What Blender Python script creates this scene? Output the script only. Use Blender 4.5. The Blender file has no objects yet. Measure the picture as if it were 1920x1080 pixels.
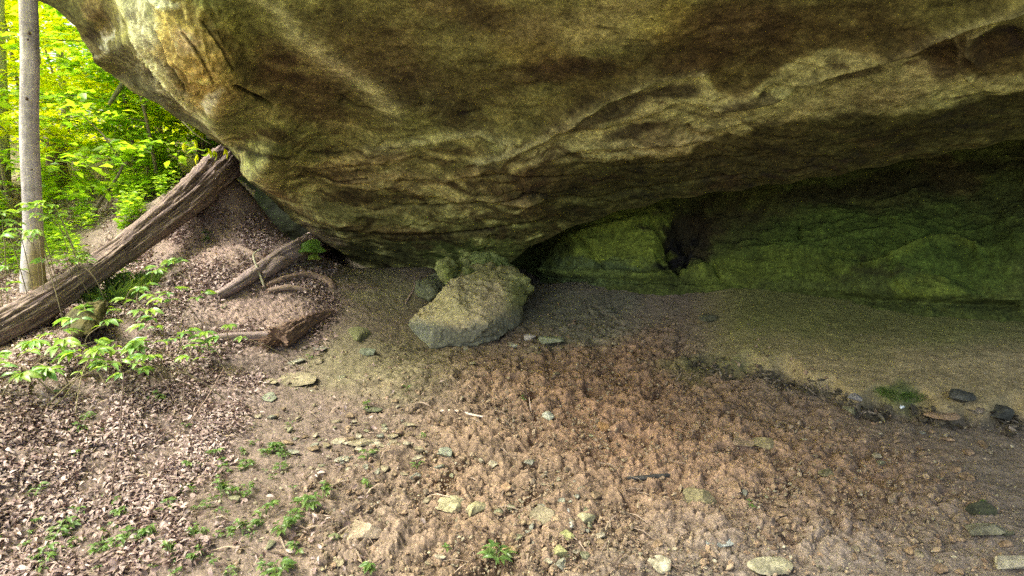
import bpy, math, random
import numpy as np
from mathutils import Vector, Matrix

random.seed(7); rng = np.random.default_rng(7)
C = bpy.context.scene.collection
sc = bpy.context.scene
R = math.radians

# ------------------------------------------------------------------ camera
PITCH = R(12.0); FPX = 1144.0; CAMZ = 1.6
cam = bpy.data.cameras.new('camera'); cam.sensor_width = 36.0
cam.lens = 36.0 * FPX / 1920.0; cam.clip_start = 0.05; cam.clip_end = 500
co = bpy.data.objects.new('camera', cam); C.objects.link(co)
co.location = (0, 0, CAMZ); co.rotation_euler = (R(90) - PITCH, 0, 0)
sc.camera = co

# ------------------------------------------------------------------ sky, sun, exposure
SUN_EL, SUN_AZ = R(57), R(-100)          # azimuth measured from +Y towards +X
w = bpy.data.worlds.new('World'); sc.world = w; w.use_nodes = True
nt = w.node_tree
sky = nt.nodes.new('ShaderNodeTexSky'); sky.sky_type = 'NISHITA'; sky.sun_disc = False
sky.sun_elevation = SUN_EL; sky.sun_rotation = SUN_AZ
sky.air_density = 1.0; sky.dust_density = 6.0; sky.ozone_density = 0.3
nt.links.new(sky.outputs[0], nt.nodes['Background'].inputs[0])
nt.nodes['Background'].inputs[1].default_value = 0.15
sl = bpy.data.lights.new('sun', 'SUN'); sl.energy = 4.2; sl.angle = R(22); sl.color = (1.0, 0.97, 0.97)
so = bpy.data.objects.new('sun', sl); C.objects.link(so)
sd = Vector((math.sin(SUN_AZ) * math.cos(SUN_EL), math.cos(SUN_AZ) * math.cos(SUN_EL), math.sin(SUN_EL)))
so.rotation_euler = (-sd).to_track_quat('-Z', 'Y').to_euler(); so.location = (-8, 4, 20)
sc.view_settings.view_transform = 'Standard'; sc.view_settings.look = 'None'
sc.view_settings.exposure = 1.92; sc.view_settings.gamma = 1.0
sc.view_settings.use_white_balance = True; sc.view_settings.white_balance_temperature = 6950; sc.view_settings.white_balance_tint = 6
sc.cycles.max_bounces = 10; sc.cycles.diffuse_bounces = 7; sc.cycles.transmission_bounces = 6
sc.cycles.transparent_max_bounces = 6; sc.cycles.use_denoising = False
sc.cycles.sample_clamp_indirect = 2.0

# ------------------------------------------------------------------ maths helpers
def ray(u, v):
    u = np.asarray(u, float); v = np.asarray(v, float)
    a = (u - 960) / FPX; b = (540 - v) / FPX
    cp, sp = math.cos(PITCH), math.sin(PITCH)
    return np.stack([a, cp + b * sp, -sp + b * cp], -1)
CAMP = np.array([0, 0, CAMZ])
def at(u, v, Y):
    d = ray(u, v); return CAMP + d * (np.asarray(Y, float) / d[..., 1])[..., None]
def proj(P):
    P = np.asarray(P, float) - CAMP
    cp, sp = math.cos(PITCH), math.sin(PITCH)
    dz = P[..., 1] * cp - P[..., 2] * sp; up = P[..., 1] * sp + P[..., 2] * cp
    dz = np.where(dz < 0.05, 0.05, dz)
    return 960 + FPX * P[..., 0] / dz, 540 - FPX * up / dz

def _h(ix, iy, iz, seed):
    h = (ix * 374761393 + iy * 668265263 + iz * 2147483647 + seed * 1274126177) & 0xffffffff
    h = ((h ^ (h >> 13)) * 1274126177) & 0xffffffff
    h = ((h ^ (h >> 16)) * 2246822519) & 0xffffffff
    return (h ^ (h >> 15)) & 0xffffffff
_G = rng.normal(size=(256, 3)); _G /= np.linalg.norm(_G, axis=1)[:, None]; _G = _G.astype(np.float32)
def noise(P, seed=0):
    P = np.asarray(P, np.float32); i = np.floor(P).astype(np.int64); f = P - i
    w_ = f * f * f * (f * (f * 6 - 15) + 10); out = 0
    for dx in (0, 1):
        for dy in (0, 1):
            for dz in (0, 1):
                g = _G[_h(i[..., 0] + dx, i[..., 1] + dy, i[..., 2] + dz, seed) & 255]
                d = g[..., 0] * (f[..., 0] - dx) + g[..., 1] * (f[..., 1] - dy) + g[..., 2] * (f[..., 2] - dz)
                wt = (w_[..., 0] if dx else 1 - w_[..., 0]) * (w_[..., 1] if dy else 1 - w_[..., 1]) * (w_[..., 2] if dz else 1 - w_[..., 2])
                out = out + d * wt
    return out * 1.6
def fbm(P, octv=4, seed=0, gain=0.5, ridged=False):
    s = 0; a = 1; tot = 0; P = np.asarray(P, np.float32)
    for k in range(octv):
        n = noise(P * (2.03 ** k) + k * 17.3, seed + k)
        if ridged: n = 1 - 2 * np.abs(n)
        s = s + a * n; tot += a; a *= gain
    return s / tot
def worley(P, seed=0):
    """distance to the nearest feature point and a random value of its cell"""
    P = np.asarray(P, np.float32); i = np.floor(P).astype(np.int64); f = P - i
    best = np.full(P.shape[:-1], 9.0, np.float32); sec = best.copy(); rid = np.zeros(P.shape[:-1], np.float32)
    for dx in (-1, 0, 1):
        for dy in (-1, 0, 1):
            for dz in ((-1, 0, 1) if P.shape[-1] > 2 else (0,)):
                h = _h(i[..., 0] + dx, i[..., 1] + dy, (i[..., 2] + dz) if P.shape[-1] > 2 else 0 * i[..., 0], seed)
                ox = (h & 1023) / 1023.0; oy = ((h >> 10) & 1023) / 1023.0; oz = ((h >> 20) & 1023) / 1023.0
                d = (dx + ox - f[..., 0]) ** 2 + (dy + oy - f[..., 1]) ** 2
                if P.shape[-1] > 2: d = d + (dz + oz - f[..., 2]) ** 2
                m = d < best
                sec = np.where(m, best, np.minimum(sec, d)); rid = np.where(m, (h & 255) / 255.0, rid); best = np.where(m, d, best)
    return np.sqrt(best), np.sqrt(sec), rid
class RBF:
    def __init__(s, X, z, c):
        s.X = np.asarray(X, float); s.c = c; z = np.asarray(z, float); s.m = z.mean()
        D = np.sqrt(((s.X[:, None] - s.X[None]) ** 2).sum(-1) + c * c)
        s.w = np.linalg.solve(D - 1e-6 * np.eye(len(z)), z - s.m)
    def __call__(s, Q):
        Q = np.asarray(Q, float); sh = Q.shape[:-1]; q = Q.reshape(-1, Q.shape[-1]); out = np.full(len(q), s.m)
        for k in range(len(s.w)):
            out += s.w[k] * np.sqrt(((q - s.X[k]) ** 2).sum(-1) + s.c * s.c)
        return out.reshape(sh)
def sstep(a, b, x):
    t = np.clip((x - a) / (b - a), 0, 1); return t * t * (3 - 2 * t)
def polydist(U, V, pts):
    """distance in pixels to a polyline and signed side (positive = below in the picture)"""
    best = np.full(U.shape, 1e9); side = np.zeros(U.shape)
    for (x0, y0), (x1, y1) in zip(pts[:-1], pts[1:]):
        dx, dy = x1 - x0, y1 - y0; L2 = dx * dx + dy * dy
        t = np.clip(((U - x0) * dx + (V - y0) * dy) / L2, 0, 1)
        ex = U - x0 - t * dx; ey = V - y0 - t * dy; d = np.hypot(ex, ey)
        m = d < best; best = np.where(m, d, best); side = np.where(m, np.sign(dx * ey - dy * ex), side)
    return best, side
def blob(U, V, u, v, ru, rv, ang=0, soft=0.5):
    c, s = math.cos(R(ang)), math.sin(R(ang)); dx = U - u; dy = V - v
    r = np.hypot((dx * c + dy * s) / ru, (-dx * s + dy * c) / rv)
    return 1 - sstep(1 - soft, 1 + soft, r)

# ------------------------------------------------------------------ object helpers
def tag(o, label=None, cat=None, group=None, kind=None):
    if label: o['label'] = label
    if cat: o['category'] = cat
    if group: o['group'] = group
    if kind: o['kind'] = kind
    return o
def mesh(name, V, F, mat, parent=None, col=None, smooth=True, loc=None):
    V = np.asarray(V, np.float32).reshape(-1, 3); me = bpy.data.meshes.new(name)
    F = np.asarray(F, np.int32); k = F.shape[1]
    me.vertices.add(len(V)); me.vertices.foreach_set('co', V.ravel())
    me.loops.add(F.size); me.loops.foreach_set('vertex_index', F.ravel())
    me.polygons.add(len(F)); me.polygons.foreach_set('loop_start', np.arange(0, F.size, k, dtype=np.int32))
    me.polygons.foreach_set('loop_total', np.full(len(F), k, np.int32))
    me.update(calc_edges=True)
    me.polygons.foreach_set('use_smooth', np.full(len(F), smooth, bool))
    if col is not None:
        a = me.attributes.new('col', 'FLOAT_COLOR', 'POINT')
        c4 = np.ones((len(V), 4), np.float32); c4[:, :3] = col; a.data.foreach_set('color', c4.ravel())
    me.materials.append(mat); me.validate()
    o = bpy.data.objects.new(name, me); C.objects.link(o)
    if parent: o.parent = parent
    if loc is not None: o.location = loc
    return o
def empty(name, loc=(0, 0, 0), rz=0):
    o = bpy.data.objects.new(name, None); C.objects.link(o); o.location = tuple(loc); o.rotation_euler.z = rz
    o.empty_display_size = 0.1
    return o
def copy_tree(o, parent=None):
    c = o.copy(); C.objects.link(c)
    if parent: c.parent = parent
    for ch in list(o.children): copy_tree(ch, c)
    return c
def gridfaces(n, m, wrap=False):
    i, j = np.meshgrid(np.arange(n - (0 if wrap else 1)), np.arange(m - 1), indexing='ij')
    i2 = (i + 1) % n
    return np.stack([i * m + j, i2 * m + j, i2 * m + j + 1, i * m + j + 1], -1).reshape(-1, 4)
def grid_normals(P):
    du = np.gradient(P, axis=0); dv = np.gradient(P, axis=1); n = np.cross(du, dv)
    return n / (np.linalg.norm(n, axis=-1, keepdims=True) + 1e-9)

class Geo:
    """collects triangles or quads of many little pieces that make up ONE object"""
    def __init__(s): s.V = []; s.F = []; s.c = []; s.n = 0
    def add(s, V, F, col=None):
        V = np.asarray(V, np.float32).reshape(-1, 3); s.V.append(V); F = np.asarray(F, np.int64)
        if F.shape[1] == 3: F = np.concatenate([F, F[:, 2:3]], 1) if False else F
        s.F.append(F + s.n); s.n += len(V)
        if col is not None: s.c.append(np.broadcast_to(np.asarray(col, np.float32), (len(V), 3)))
    def build(s, name, mat, parent=None, smooth=True, loc=None):
        V = np.concatenate(s.V); ks = sorted({f.shape[1] for f in s.F})
        col = np.concatenate(s.c) if s.c else None
        if len(ks) == 1: return mesh(name, V, np.concatenate(s.F), mat, parent, col, smooth, loc)
        F = np.concatenate([f if f.shape[1] == 3 else np.concatenate([f[:, [0, 1, 2]], f[:, [0, 2, 3]]]) for f in s.F])
        return mesh(name, V, F, mat, parent, col, smooth, loc)

# ------------------------------------------------------------------ materials
def new_mat(name):
    m = bpy.data.materials.new(name); m.use_nodes = True
    n = m.node_tree; b = n.nodes['Principled BSDF']; return m, n, b
def N(n, t, **kw):
    x = n.nodes.new(t)
    for k, v_ in kw.items(): setattr(x, k, v_)
    return x
def surface_mat(name, rough=0.9, scales=((40, 0.25), (220, 0.3)), bump=0.35, bumpd=0.01, stretch=(1, 1, 1), spec=0.3, speck=0.0, base=None):
    """colour attribute times several procedural noises, with a bump of the same grain"""
    m, n, b = new_mat(name); L = n.links.new
    tc = N(n, 'ShaderNodeTexCoord'); mp = N(n, 'ShaderNodeMapping'); mp.inputs['Scale'].default_value = stretch
    L(tc.outputs['Object'], mp.inputs[0])
    if base is None:
        at_ = N(n, 'ShaderNodeAttribute', attribute_name='col'); cur = at_.outputs['Color']
    else:
        rgb = N(n, 'ShaderNodeRGB'); rgb.outputs[0].default_value = (*base, 1); cur = rgb.outputs[0]
    hs = []
    for sc_, am in scales:
        nz = N(n, 'ShaderNodeTexNoise'); nz.inputs['Scale'].default_value = sc_; nz.inputs['Detail'].default_value = 5
        nz.inputs['Roughness'].default_value = 0.65; L(mp.outputs[0], nz.inputs['Vector'])
        mr = N(n, 'ShaderNodeMapRange'); mr.inputs[1].default_value = 0.3; mr.inputs[2].default_value = 0.7
        mr.inputs[3].default_value = 1 - am * 1.6; mr.inputs[4].default_value = 1 + am * 1.6; L(nz.outputs['Fac'], mr.inputs[0])
        mx = N(n, 'ShaderNodeVectorMath', operation='SCALE'); L(cur, mx.inputs[0]); L(mr.outputs[0], mx.inputs['Scale']); cur = mx.outputs[0]
        hs.append(nz.outputs['Fac'])
    if speck:
        vo = N(n, 'ShaderNodeTexVoronoi'); vo.inputs['Scale'].default_value = 260; L(mp.outputs[0], vo.inputs['Vector'])
        cr = N(n, 'ShaderNodeMapRange'); cr.inputs[1].default_value = 0.0; cr.inputs[2].default_value = 0.28
        cr.inputs[3].default_value = 1 + speck; cr.inputs[4].default_value = 1; L(vo.outputs['Distance'], cr.inputs[0])
        mx = N(n, 'ShaderNodeVectorMath', operation='SCALE'); L(cur, mx.inputs[0]); L(cr.outputs[0], mx.inputs['Scale']); cur = mx.outputs[0]
    L(cur, b.inputs['Base Color']); b.inputs['Roughness'].default_value = rough
    b.inputs['Specular IOR Level'].default_value = spec
    prev = None
    for k, h_ in enumerate(hs):
        bp = N(n, 'ShaderNodeBump'); bp.inputs['Strength'].default_value = bump; bp.inputs['Distance'].default_value = bumpd / (1 + k * 1.5)
        L(h_, bp.inputs['Height'])
        if prev: L(prev, bp.inputs['Normal'])
        prev = bp.outputs[0]
    if prev: L(prev, b.inputs['Normal'])
    return m
def leaf_mat(name, tr=0.5, rough=0.45, spec=0.5, tcol=(1.25, 1.15, 0.35)):
    m, n, b = new_mat(name); L = n.links.new
    a = N(n, 'ShaderNodeAttribute', attribute_name='col')
    tc = N(n, 'ShaderNodeTexCoord'); nz = N(n, 'ShaderNodeTexNoise'); nz.inputs['Scale'].default_value = 60; L(tc.outputs['Object'], nz.inputs['Vector'])
    mr = N(n, 'ShaderNodeMapRange'); mr.inputs[3].default_value = 0.75; mr.inputs[4].default_value = 1.25; L(nz.outputs['Fac'], mr.inputs[0])
    s_ = N(n, 'ShaderNodeVectorMath', operation='SCALE'); L(a.outputs['Color'], s_.inputs[0]); L(mr.outputs[0], s_.inputs['Scale'])
    L(s_.outputs[0], b.inputs['Base Color']); b.inputs['Roughness'].default_value = rough; b.inputs['Specular IOR Level'].default_value = spec
    t = N(n, 'ShaderNodeBsdfTranslucent'); mu = N(n, 'ShaderNodeVectorMath', operation='MULTIPLY'); mu.inputs[1].default_value = tcol
    L(s_.outputs[0], mu.inputs[0]); L(mu.outputs[0], t.inputs['Color'])
    mi = N(n, 'ShaderNodeMixShader'); mi.inputs[0].default_value = tr
    L(b.outputs[0], mi.inputs[1]); L(t.outputs[0], mi.inputs[2]); L(mi.outputs[0], n.nodes['Material Output'].inputs[0])
    return m
M_ROCK = surface_mat('sandstone', scales=((13, 0.22), (34, 0.32), (110, 0.22)), bump=0.6, bumpd=0.016)
M_WALL = surface_mat('damp_sandstone', scales=((10, 0.25), (32, 0.32), (110, 0.32)), bump=0.55, bumpd=0.018)
M_SOIL = surface_mat('soil', scales=((40, 0.2), (120, 0.3)), bump=0.7, bumpd=0.01, speck=0.2)
M_STONE = surface_mat('stone', scales=((26, 0.25), (90, 0.28)), bump=0.6, bumpd=0.01)
M_WOOD = surface_mat('weathered_wood', scales=((10, 0.3), (60, 0.3)), bump=0.7, bumpd=0.01, stretch=(6, 6, 0.5))
M_BARK = surface_mat('bark', scales=((9, 0.14), (60, 0.22)), bump=0.5, bumpd=0.008, stretch=(1, 1, 1.6))
M_LITTER = leaf_mat('dead_leaf', tr=0.12, rough=0.6, spec=0.3, tcol=(1, .8, .6))
M_LEAF = leaf_mat('green_leaf', tr=0.62, tcol=(1.6, 1.5, .8))
M_LEAFN = leaf_mat('pale_leaf', tr=0.4, rough=0.38, spec=0.6)
M_GRASS = leaf_mat('grass', tr=0.35, rough=0.5)

# ------------------------------------------------------------------ terrain
def W(u, v, Y):
    p = at(u, v, Y); return (p[0], p[1], p[2])
TP = [(-3, -5, .1), (3, -5, .1), (0, 0, 0.02), (0, 1.5, 0), (1.5, 2, 0), (3, 1.5, .02), (-.8, 2, .03), (0, 3, 0), (1.5, 3.2, 0), (3, 3.2, .05), (0, 4.2, 0.02),
      (1.3, 4.3, .02), (.3, 5.2, .05), (1.2, 5.4, .12), (-1, 3.2, .05), (-.8, 4.2, .06), (-1.2, 5, .12),
      W(800, 650, 5.05), W(750, 499, 7.4), W(830, 506, 7.1), W(900, 520, 6.9), W(1020, 528, 7.2), W(1110, 530, 6.4), W(1400, 560, 5.6), W(1650, 580, 5.15), W(1920, 605, 4.67), (5.2, 3.6, .35), (6.5, 1.5, .3),
      W(1300, 620, 5.05), W(1500, 640, 4.7), W(1700, 680, 4.15), W(1900, 700, 3.9),
      W(440, 336, 7.0), W(468, 378, 6.9), W(505, 425, 6.9), W(560, 464, 6.9), W(620, 492, 7.0), W(500, 490, 7.9), W(690, 503, 8.2), W(600, 480, 8.2), W(455, 430, 8.0), W(420, 500, 5.5), W(500, 560, 5.3), W(600, 600, 5.2), W(400, 400, 6.5),
      W(420, 640, 4.4), W(560, 690, 4.3), W(400, 800, 3.2), W(250, 700, 3.6), W(0, 1075, 2.05), W(0, 800, 2.75), W(0, 645, 3.75), W(250, 900, 2.65), W(400, 1000, 2.25),
      W(65, 535, 6.0), W(200, 400, 8), W(105, 345, 11), W(300, 340, 11), W(250, 520, 5.6), W(0, 480, 7), W(380, 320, 9.5),
      (-15, 20, 2.1), (-5, 24, 2.4), (-25, 8, 1.5), (-15, 5, 0.2), (-9, 1, .3), (-5, -3, .4), (-4, 1.6, .55), (0, 12, 1.6), (-2.3, 9.5, 1.2), (6, 12, 1.8), (12, 0, .5), (40, 0, 1), (0, 60, 2.6), (-60, 30, 2), (-60, -30, 0), (50, -50, 0), (0, -60, 0), (60, 60, 3), (-10, 40, 2.4)]
_T = RBF([(p[0], p[1]) for p in TP], [p[2] for p in TP], 0.45)
SCARP = [(1290, 672), (1360, 690), (1430, 702), (1500, 722), (1560, 742), (1610, 765), (1700, 775), (1790, 783), (1870, 790), (1960, 790), (2300, 800)]
def zones(X, Y, Z=None):
    U, V_ = proj(np.stack([X, Y, np.zeros_like(X) if Z is None else Z], -1)); return U, V_
def h_base(X, Y):
    X = np.asarray(X, float); Y = np.asarray(Y, float)
    z = _T(np.stack([X, Y], -1))
    U, V_ = zones(X, Y, z)
    vs = np.interp(U, [p[0] for p in SCARP], [p[1] for p in SCARP])
    wob = 10 * np.sin(U / 37.0) + 7 * np.sin(U / 13.0 + 1)
    s = sstep(8, -14, V_ - vs + wob) * sstep(1270, 1420, U) * (Y > 2) * sstep(-260, -60, V_ - vs)
    return z + 0.10 * s
def G(u, v):
    """ground point seen at a pixel"""
    u = np.atleast_1d(np.asarray(u, float)); v = np.atleast_1d(np.asarray(v, float)); d = ray(u, v)
    Ys = np.concatenate([np.linspace(1.0, 8, 141), np.linspace(8.2, 30, 110)])
    hit = np.full(len(u), np.nan); prev = None
    P = CAMP + d[:, None, :] * (Ys[None, :] / d[:, 1:2])[..., None]
    dz = P[..., 2] - h_base(P[..., 0], P[..., 1])
    below = dz < 0; k = np.argmax(below, 1); k = np.where(below.any(1), np.maximum(k, 1), len(Ys) - 1)
    r = np.arange(len(u)); a = dz[r, k - 1]; b = dz[r, k]; t = np.clip(a / (a - b + 1e-9), 0, 1)
    Yh = Ys[k - 1] + t * (Ys[k] - Ys[k - 1])
    P = CAMP + d * (Yh / d[:, 1])[:, None]; P[:, 2] = h_base(P[:, 0], P[:, 1]); return P
def G1(u, v): return G([u], [v])[0]

LITTER_EDGE = [(2000, 200), (640, 470), (625, 600), (520, 690), (480, 745), (420, 800), (400, 870), (370, 940), (320, 1010), (250, 1100)]
def litter_mask(U, V_, wob):
    # 1 inside the leaf litter bank, 0 on bare soil
    vv = [p[1] for p in LITTER_EDGE]; uu = [p[0] for p in LITTER_EDGE]
    edge = np.interp(V_, vv, uu)
    return sstep(60, -60, U - edge + wob * 150)

def ground():
    az = np.concatenate([np.linspace(-180, -66, 50)[:-1], np.linspace(-66, -46, 110)[:-1], np.linspace(-46, 46, 980), np.linspace(46, 66, 110)[1:], np.linspace(66, 180, 40)[1:]])
    rr = np.concatenate([np.linspace(0.05, 1.5, 16)[:-1], np.exp(np.linspace(math.log(1.5), math.log(9.5), 640)), np.exp(np.linspace(math.log(9.7), math.log(150), 90))])
    A, RR = np.meshgrid(R(1) * az, rr, indexing='ij'); X = RR * np.sin(A); Y = RR * np.cos(A)
    Z = h_base(X, Y); U, V_ = zones(X, Y, Z)
    near = sstep(11, 8, RR); P = np.stack([X, Y, np.zeros_like(X)], -1)
    n1 = fbm(P * 1.3, 4, 3); n2 = fbm(P * 5, 3, 9); wn = fbm(P * 2.2, 3, 21)
    Uw = U + 70 * wn; Vw = V_ + 45 * fbm(P * 2.2, 3, 25)
    lit = litter_mask(U, V_, wn)
    # churned mud: clods where cattle or feet have worked the wet floor
    mud = np.maximum.reduce([blob(Uw, Vw, 1150, 850, 420, 210, 8, .45), blob(Uw, Vw, 1450, 900, 330, 120, 12, .5), blob(Uw, Vw, 900, 980, 320, 160, 0, .5), blob(Uw, Vw, 1230, 680, 170, 60, 25, .5)])
    bank = sstep(10, -22, V_ - np.interp(U, [p[0] for p in SCARP], [p[1] for p in SCARP])) * sstep(1270, 1420, U) * (Y > 2)
    mud = mud * (1 - bank); rough = 0.28 + 0.72 * mud; rough = rough * (1 - .25 * bank)
    w1, w1b, _ = worley(np.stack([X * 13 + 1.5 * n2, Y * 13 + 1.5 * wn], -1), 5); w2, w2b, _ = worley(np.stack([X * 26 + n2 * 2, Y * 26 + n1], -1), 8)
    bil = 0; P3 = P + .03 * np.stack([n2, n1, n2], -1)
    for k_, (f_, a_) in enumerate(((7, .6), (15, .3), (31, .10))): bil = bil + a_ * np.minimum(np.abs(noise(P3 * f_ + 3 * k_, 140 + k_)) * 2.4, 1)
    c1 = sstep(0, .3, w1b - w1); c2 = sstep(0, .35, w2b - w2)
    big = fbm(P * 3.2, 3, 31)
    dz = near * rough * (0.020 * (c1 - .5) * np.clip(.35 + 1.6 * big, 0, 1.3) + 0.007 * (c2 - .5) + 0.016 * fbm(P * 11, 3, 41, gain=.45) + 0.004 * fbm(P * 60, 3, 47, gain=.7) + 0.06 * big * mud + .040 * (bil - .45))
    dz = dz + near * (0.010 * n2 + 0.02 * n1) * (1 - .6 * bank)
    hol = np.clip(fbm(P * 4.6, 3, 61) - .2, 0, 1) * mud * near; dz = dz - 0.38 * hol     # hoof holes
    # scarp debris edge
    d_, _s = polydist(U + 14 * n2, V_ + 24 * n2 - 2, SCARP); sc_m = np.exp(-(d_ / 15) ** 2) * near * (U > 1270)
    dz = dz + sc_m * 0.045 * fbm(P * 17, 3, 71, ridged=True) - sc_m * .045
    # flow of loose debris on the leaf bank
    dz = dz + near * lit * 0.02 * fbm(P * 20, 3, 77, ridged=True)
    Z = Z + dz
    # ground colours, darker in creases, hollows and along the scarp
    def mixc(c, col, m): return c * (1 - m[..., None]) + np.array(col) * m[..., None]
    c = np.zeros(X.shape + (3,)) + np.array([.19, .155, .12])
    c = mixc(c, [.175, .13, .12], blob(Uw, Vw, 430, 880, 380, 260, -25, .5) * .7)
    c = mixc(c, [.215, .145, .10], mud * (0.75 + .4 * n1).clip(0, 1))
    c = mixc(c, [.185, .145, .12], mud * sstep(860, 640, Uw) * .8)
    c = mixc(c, [.27, .165, .11], blob(Uw, Vw, 1150, 760, 190, 120, 20, .6) * .75)
    c = mixc(c, [.28, .185, .13], blob(Uw, Vw, 1500, 880, 260, 110, 10, .6) * .6)
    c = mixc(c, [.205, .17, .148], blob(U + 120 * wn + 60 * n1, V_ + 50 * n1, 1560, 1070, 460, 120, -6, .8) * .75)
    c = mixc(c, [.14, .145, .105], blob(Uw, Vw, 1080, 590, 130, 60, 0, .5) * .8)
    c = mixc(c, [.17, .16, .085], blob(Uw, Vw, 700, 680, 140, 60, 0, .6) * .6)
    c = mixc(c, [.2, .19, .115], blob(Uw, Vw, 690, 530, 110, 45, 10, .6) * .7)
    c = mixc(c, [.33, .27, .15], bank)
    bn = fbm(P * 9, 4, 95, gain=.65); c = c * (1 + .5 * bank * bn)[..., None]
    c = mixc(c, [.17, .18, .06], bank * sstep(700, 600, Vw) * .95)
    c = mixc(c, [.15, .16, .06], blob(Uw, Vw, 1330, 690, 70, 30, 0, .5) * .7)
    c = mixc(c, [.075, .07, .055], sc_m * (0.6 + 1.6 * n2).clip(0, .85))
    c = mixc(c, [.06, .11, .03], blob(U + 40 * n2, V_ + 30 * n2, 1685, 738, 34, 22, 0, .6) * (U > 1500) * .8)
    c = mixc(c, [.19, .145, .132], lit)
    c = mixc(c, [.30, .22, .195], lit * np.maximum(blob(Uw, Vw, 385, 440, 70, 75, 0, .5), blob(Uw, Vw, 500, 590, 80, 55, 0, .5)) * .9)
    c = mixc(c, [.10, .10, .045], sstep(7, 12, RR) * .45)
    c = mixc(c, [.16, .095, .06], hol.clip(0, .25) * 2.5)
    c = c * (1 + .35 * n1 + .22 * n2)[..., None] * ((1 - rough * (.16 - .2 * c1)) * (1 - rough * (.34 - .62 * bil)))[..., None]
    V3 = np.stack([X, Y, Z], -1)
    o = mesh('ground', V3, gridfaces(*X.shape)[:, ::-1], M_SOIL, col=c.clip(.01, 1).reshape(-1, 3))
    tag(o, kind='structure'); return (V3, az, rr)
ground()

# ------------------------------------------------------------------ the overhanging rock
Lpts = [(-10, -520), (10, -180), (40, -50), (70, 0), (110, 23), (140, 47), (157, 77), (173, 100), (176, 115), (200, 137), (240, 163), (277, 187), (300, 200), (365, 240), (427, 278), (453, 307), (471, 343), (493, 364), (520, 385),
        (540, 399), (556, 419), (582, 438), (620, 462), (660, 488), (710, 507), (760, 517), (830, 519), (900, 512), (950, 494), (990, 466), (1040, 440), (1110, 412), (1180, 392), (1250, 374), (1400, 354), (1550, 331), (1700, 302), (1850, 273), (1930, 257), (2200, 215), (2700, 150)]
Dp = [(-10, -520, 3.6), (10, -180, 4.2), (70, 0, 4.75), (157, 77, 5.1), (176, 115, 5.25), (240, 163, 5.6), (300, 200, 5.9), (365, 240, 6.3), (427, 278, 6.8), (471, 343, 6.95), (540, 399, 7.05), (620, 462, 7.2), (740, 503, 7.3), (850, 505, 7.1), (940, 492, 6.7),
      (1040, 440, 6.3), (1180, 392, 5.9), (1400, 354, 5.35), (1700, 302, 4.8), (1930, 257, 4.45), (2700, 150, 3.6),
      (130, 0, 4.6), (175, 40, 4.62), (200, 0, 4.45), (205, 60, 4.7), (222, 100, 4.75), (240, 20, 4.1), (275, 90, 4.15), (330, 165, 4.6), (400, 235, 5.2), (480, 325, 5.95), (300, 140, 4.5), (250, 50, 4.15), (222, 112, 5.12), (262, 150, 5.4), (340, 213, 5.9), (420, 268, 6.55),
      (300, 20, 3.85), (350, 80, 3.85), (400, 120, 4.05), (430, 190, 4.5), (460, 60, 4.15), (490, 130, 4.5), (540, 230, 5.2), (560, 330, 6.05), (640, 400, 6.5), (600, 290, 5.75), (800, 430, 6.65), (700, 200, 5.1), (600, 50, 4.15),
      (900, 250, 5.25), (900, 100, 4.25), (900, 0, 3.8), (1000, 380, 5.75), (1200, 250, 4.85), (1200, 100, 4.0), (1200, 0, 3.5), (1450, 250, 4.65), (1500, 150, 4.05), (1500, 50, 3.6), (1700, 180, 4.0), (1900, 120, 3.65), (1900, 0, 3.15), (1700, 0, 3.35), (600, -150, 3.4),
      (900, -300, 2.75), (900, -900, 1.6), (100, -400, 3.5), (100, -900, 2.2), (400, -300, 3.0), (2700, -300, 2.2), (2700, -900, 1.4), (1800, -300, 2.3), (1800, -900, 1.5)]
RIDGES = [  # points, half width px, height m, colour index, colour strength
    ([(455, -40), (520, 20), (560, 68), (610, 105), (660, 138), (705, 175), (740, 210)], 15, .018, 'pg', .6),
    ([(690, 275), (760, 268), (830, 256), (900, 248), (960, 262)], 10, .03, 'pg', .6),  # pale mineral tint, with a highlight painted in along the ridge
    ([(900, 300), (960, 285), (1010, 262), (1075, 222), (1150, 178), (1230, 142), (1320, 130)], 9, .045, 'pg', .8),  # pale mineral tint, with the lit top edge of the step painted in
    ([(1030, 296), (1090, 270), (1170, 266), (1250, 258), (1290, 264)], 6, .03, 'pg', .6),
    ([(1340, 192), (1400, 188), (1450, 178), (1500, 152), (1560, 128), (1620, 110), (1700, 88), (1760, 58), (1840, 26), (1960, -6)], 7, .06, 'pg', .75),
    ([(1060, 235), (1130, 232), (1180, 218), (1240, 200), (1330, 178)], 8, .03, 'pl', .5),
    ([(1100, 292), (1180, 290), (1260, 262), (1340, 236), (1420, 212), (1520, 205)], 10, .025, 'pl', .7),
    ([(1350, 190), (1420, 165), (1500, 118), (1580, 98), (1640, 100)], 14, .025, 'pl', .7),
    ([(640, 340), (700, 330), (760, 322), (830, 333), (900, 322)], 7, .03, 'pl', .55),
    ([(690, 350), (740, 345), (800, 362), (860, 372), (920, 372), (990, 380)], 6, .025, 'pl', .5),
    ([(470, 320), (510, 350), (560, 385), (600, 410), (680, 425), (800, 430)], 9, .03, 'or', .5),
    ([(540, 300), (600, 310), (680, 300), (760, 290)], 7, .02, 'pl', .4),
    ([(1860, 170), (1920, 160), (1990, 150)], 10, .02, 'pl', .6),
    ([(1790, 68), (1800, 85), (1795, 110), (1810, 140)], 5, .03, 'pg', .4), ([(1850, 45), (1815, 62), (1810, 90), (1835, 120)], 5, .03, 'pg', .4),
    ([(222, -10), (255, 60), (290, 115), (335, 170), (385, 222), (440, 280), (480, 325)], 7, .03, 'pg', .7)]
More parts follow.
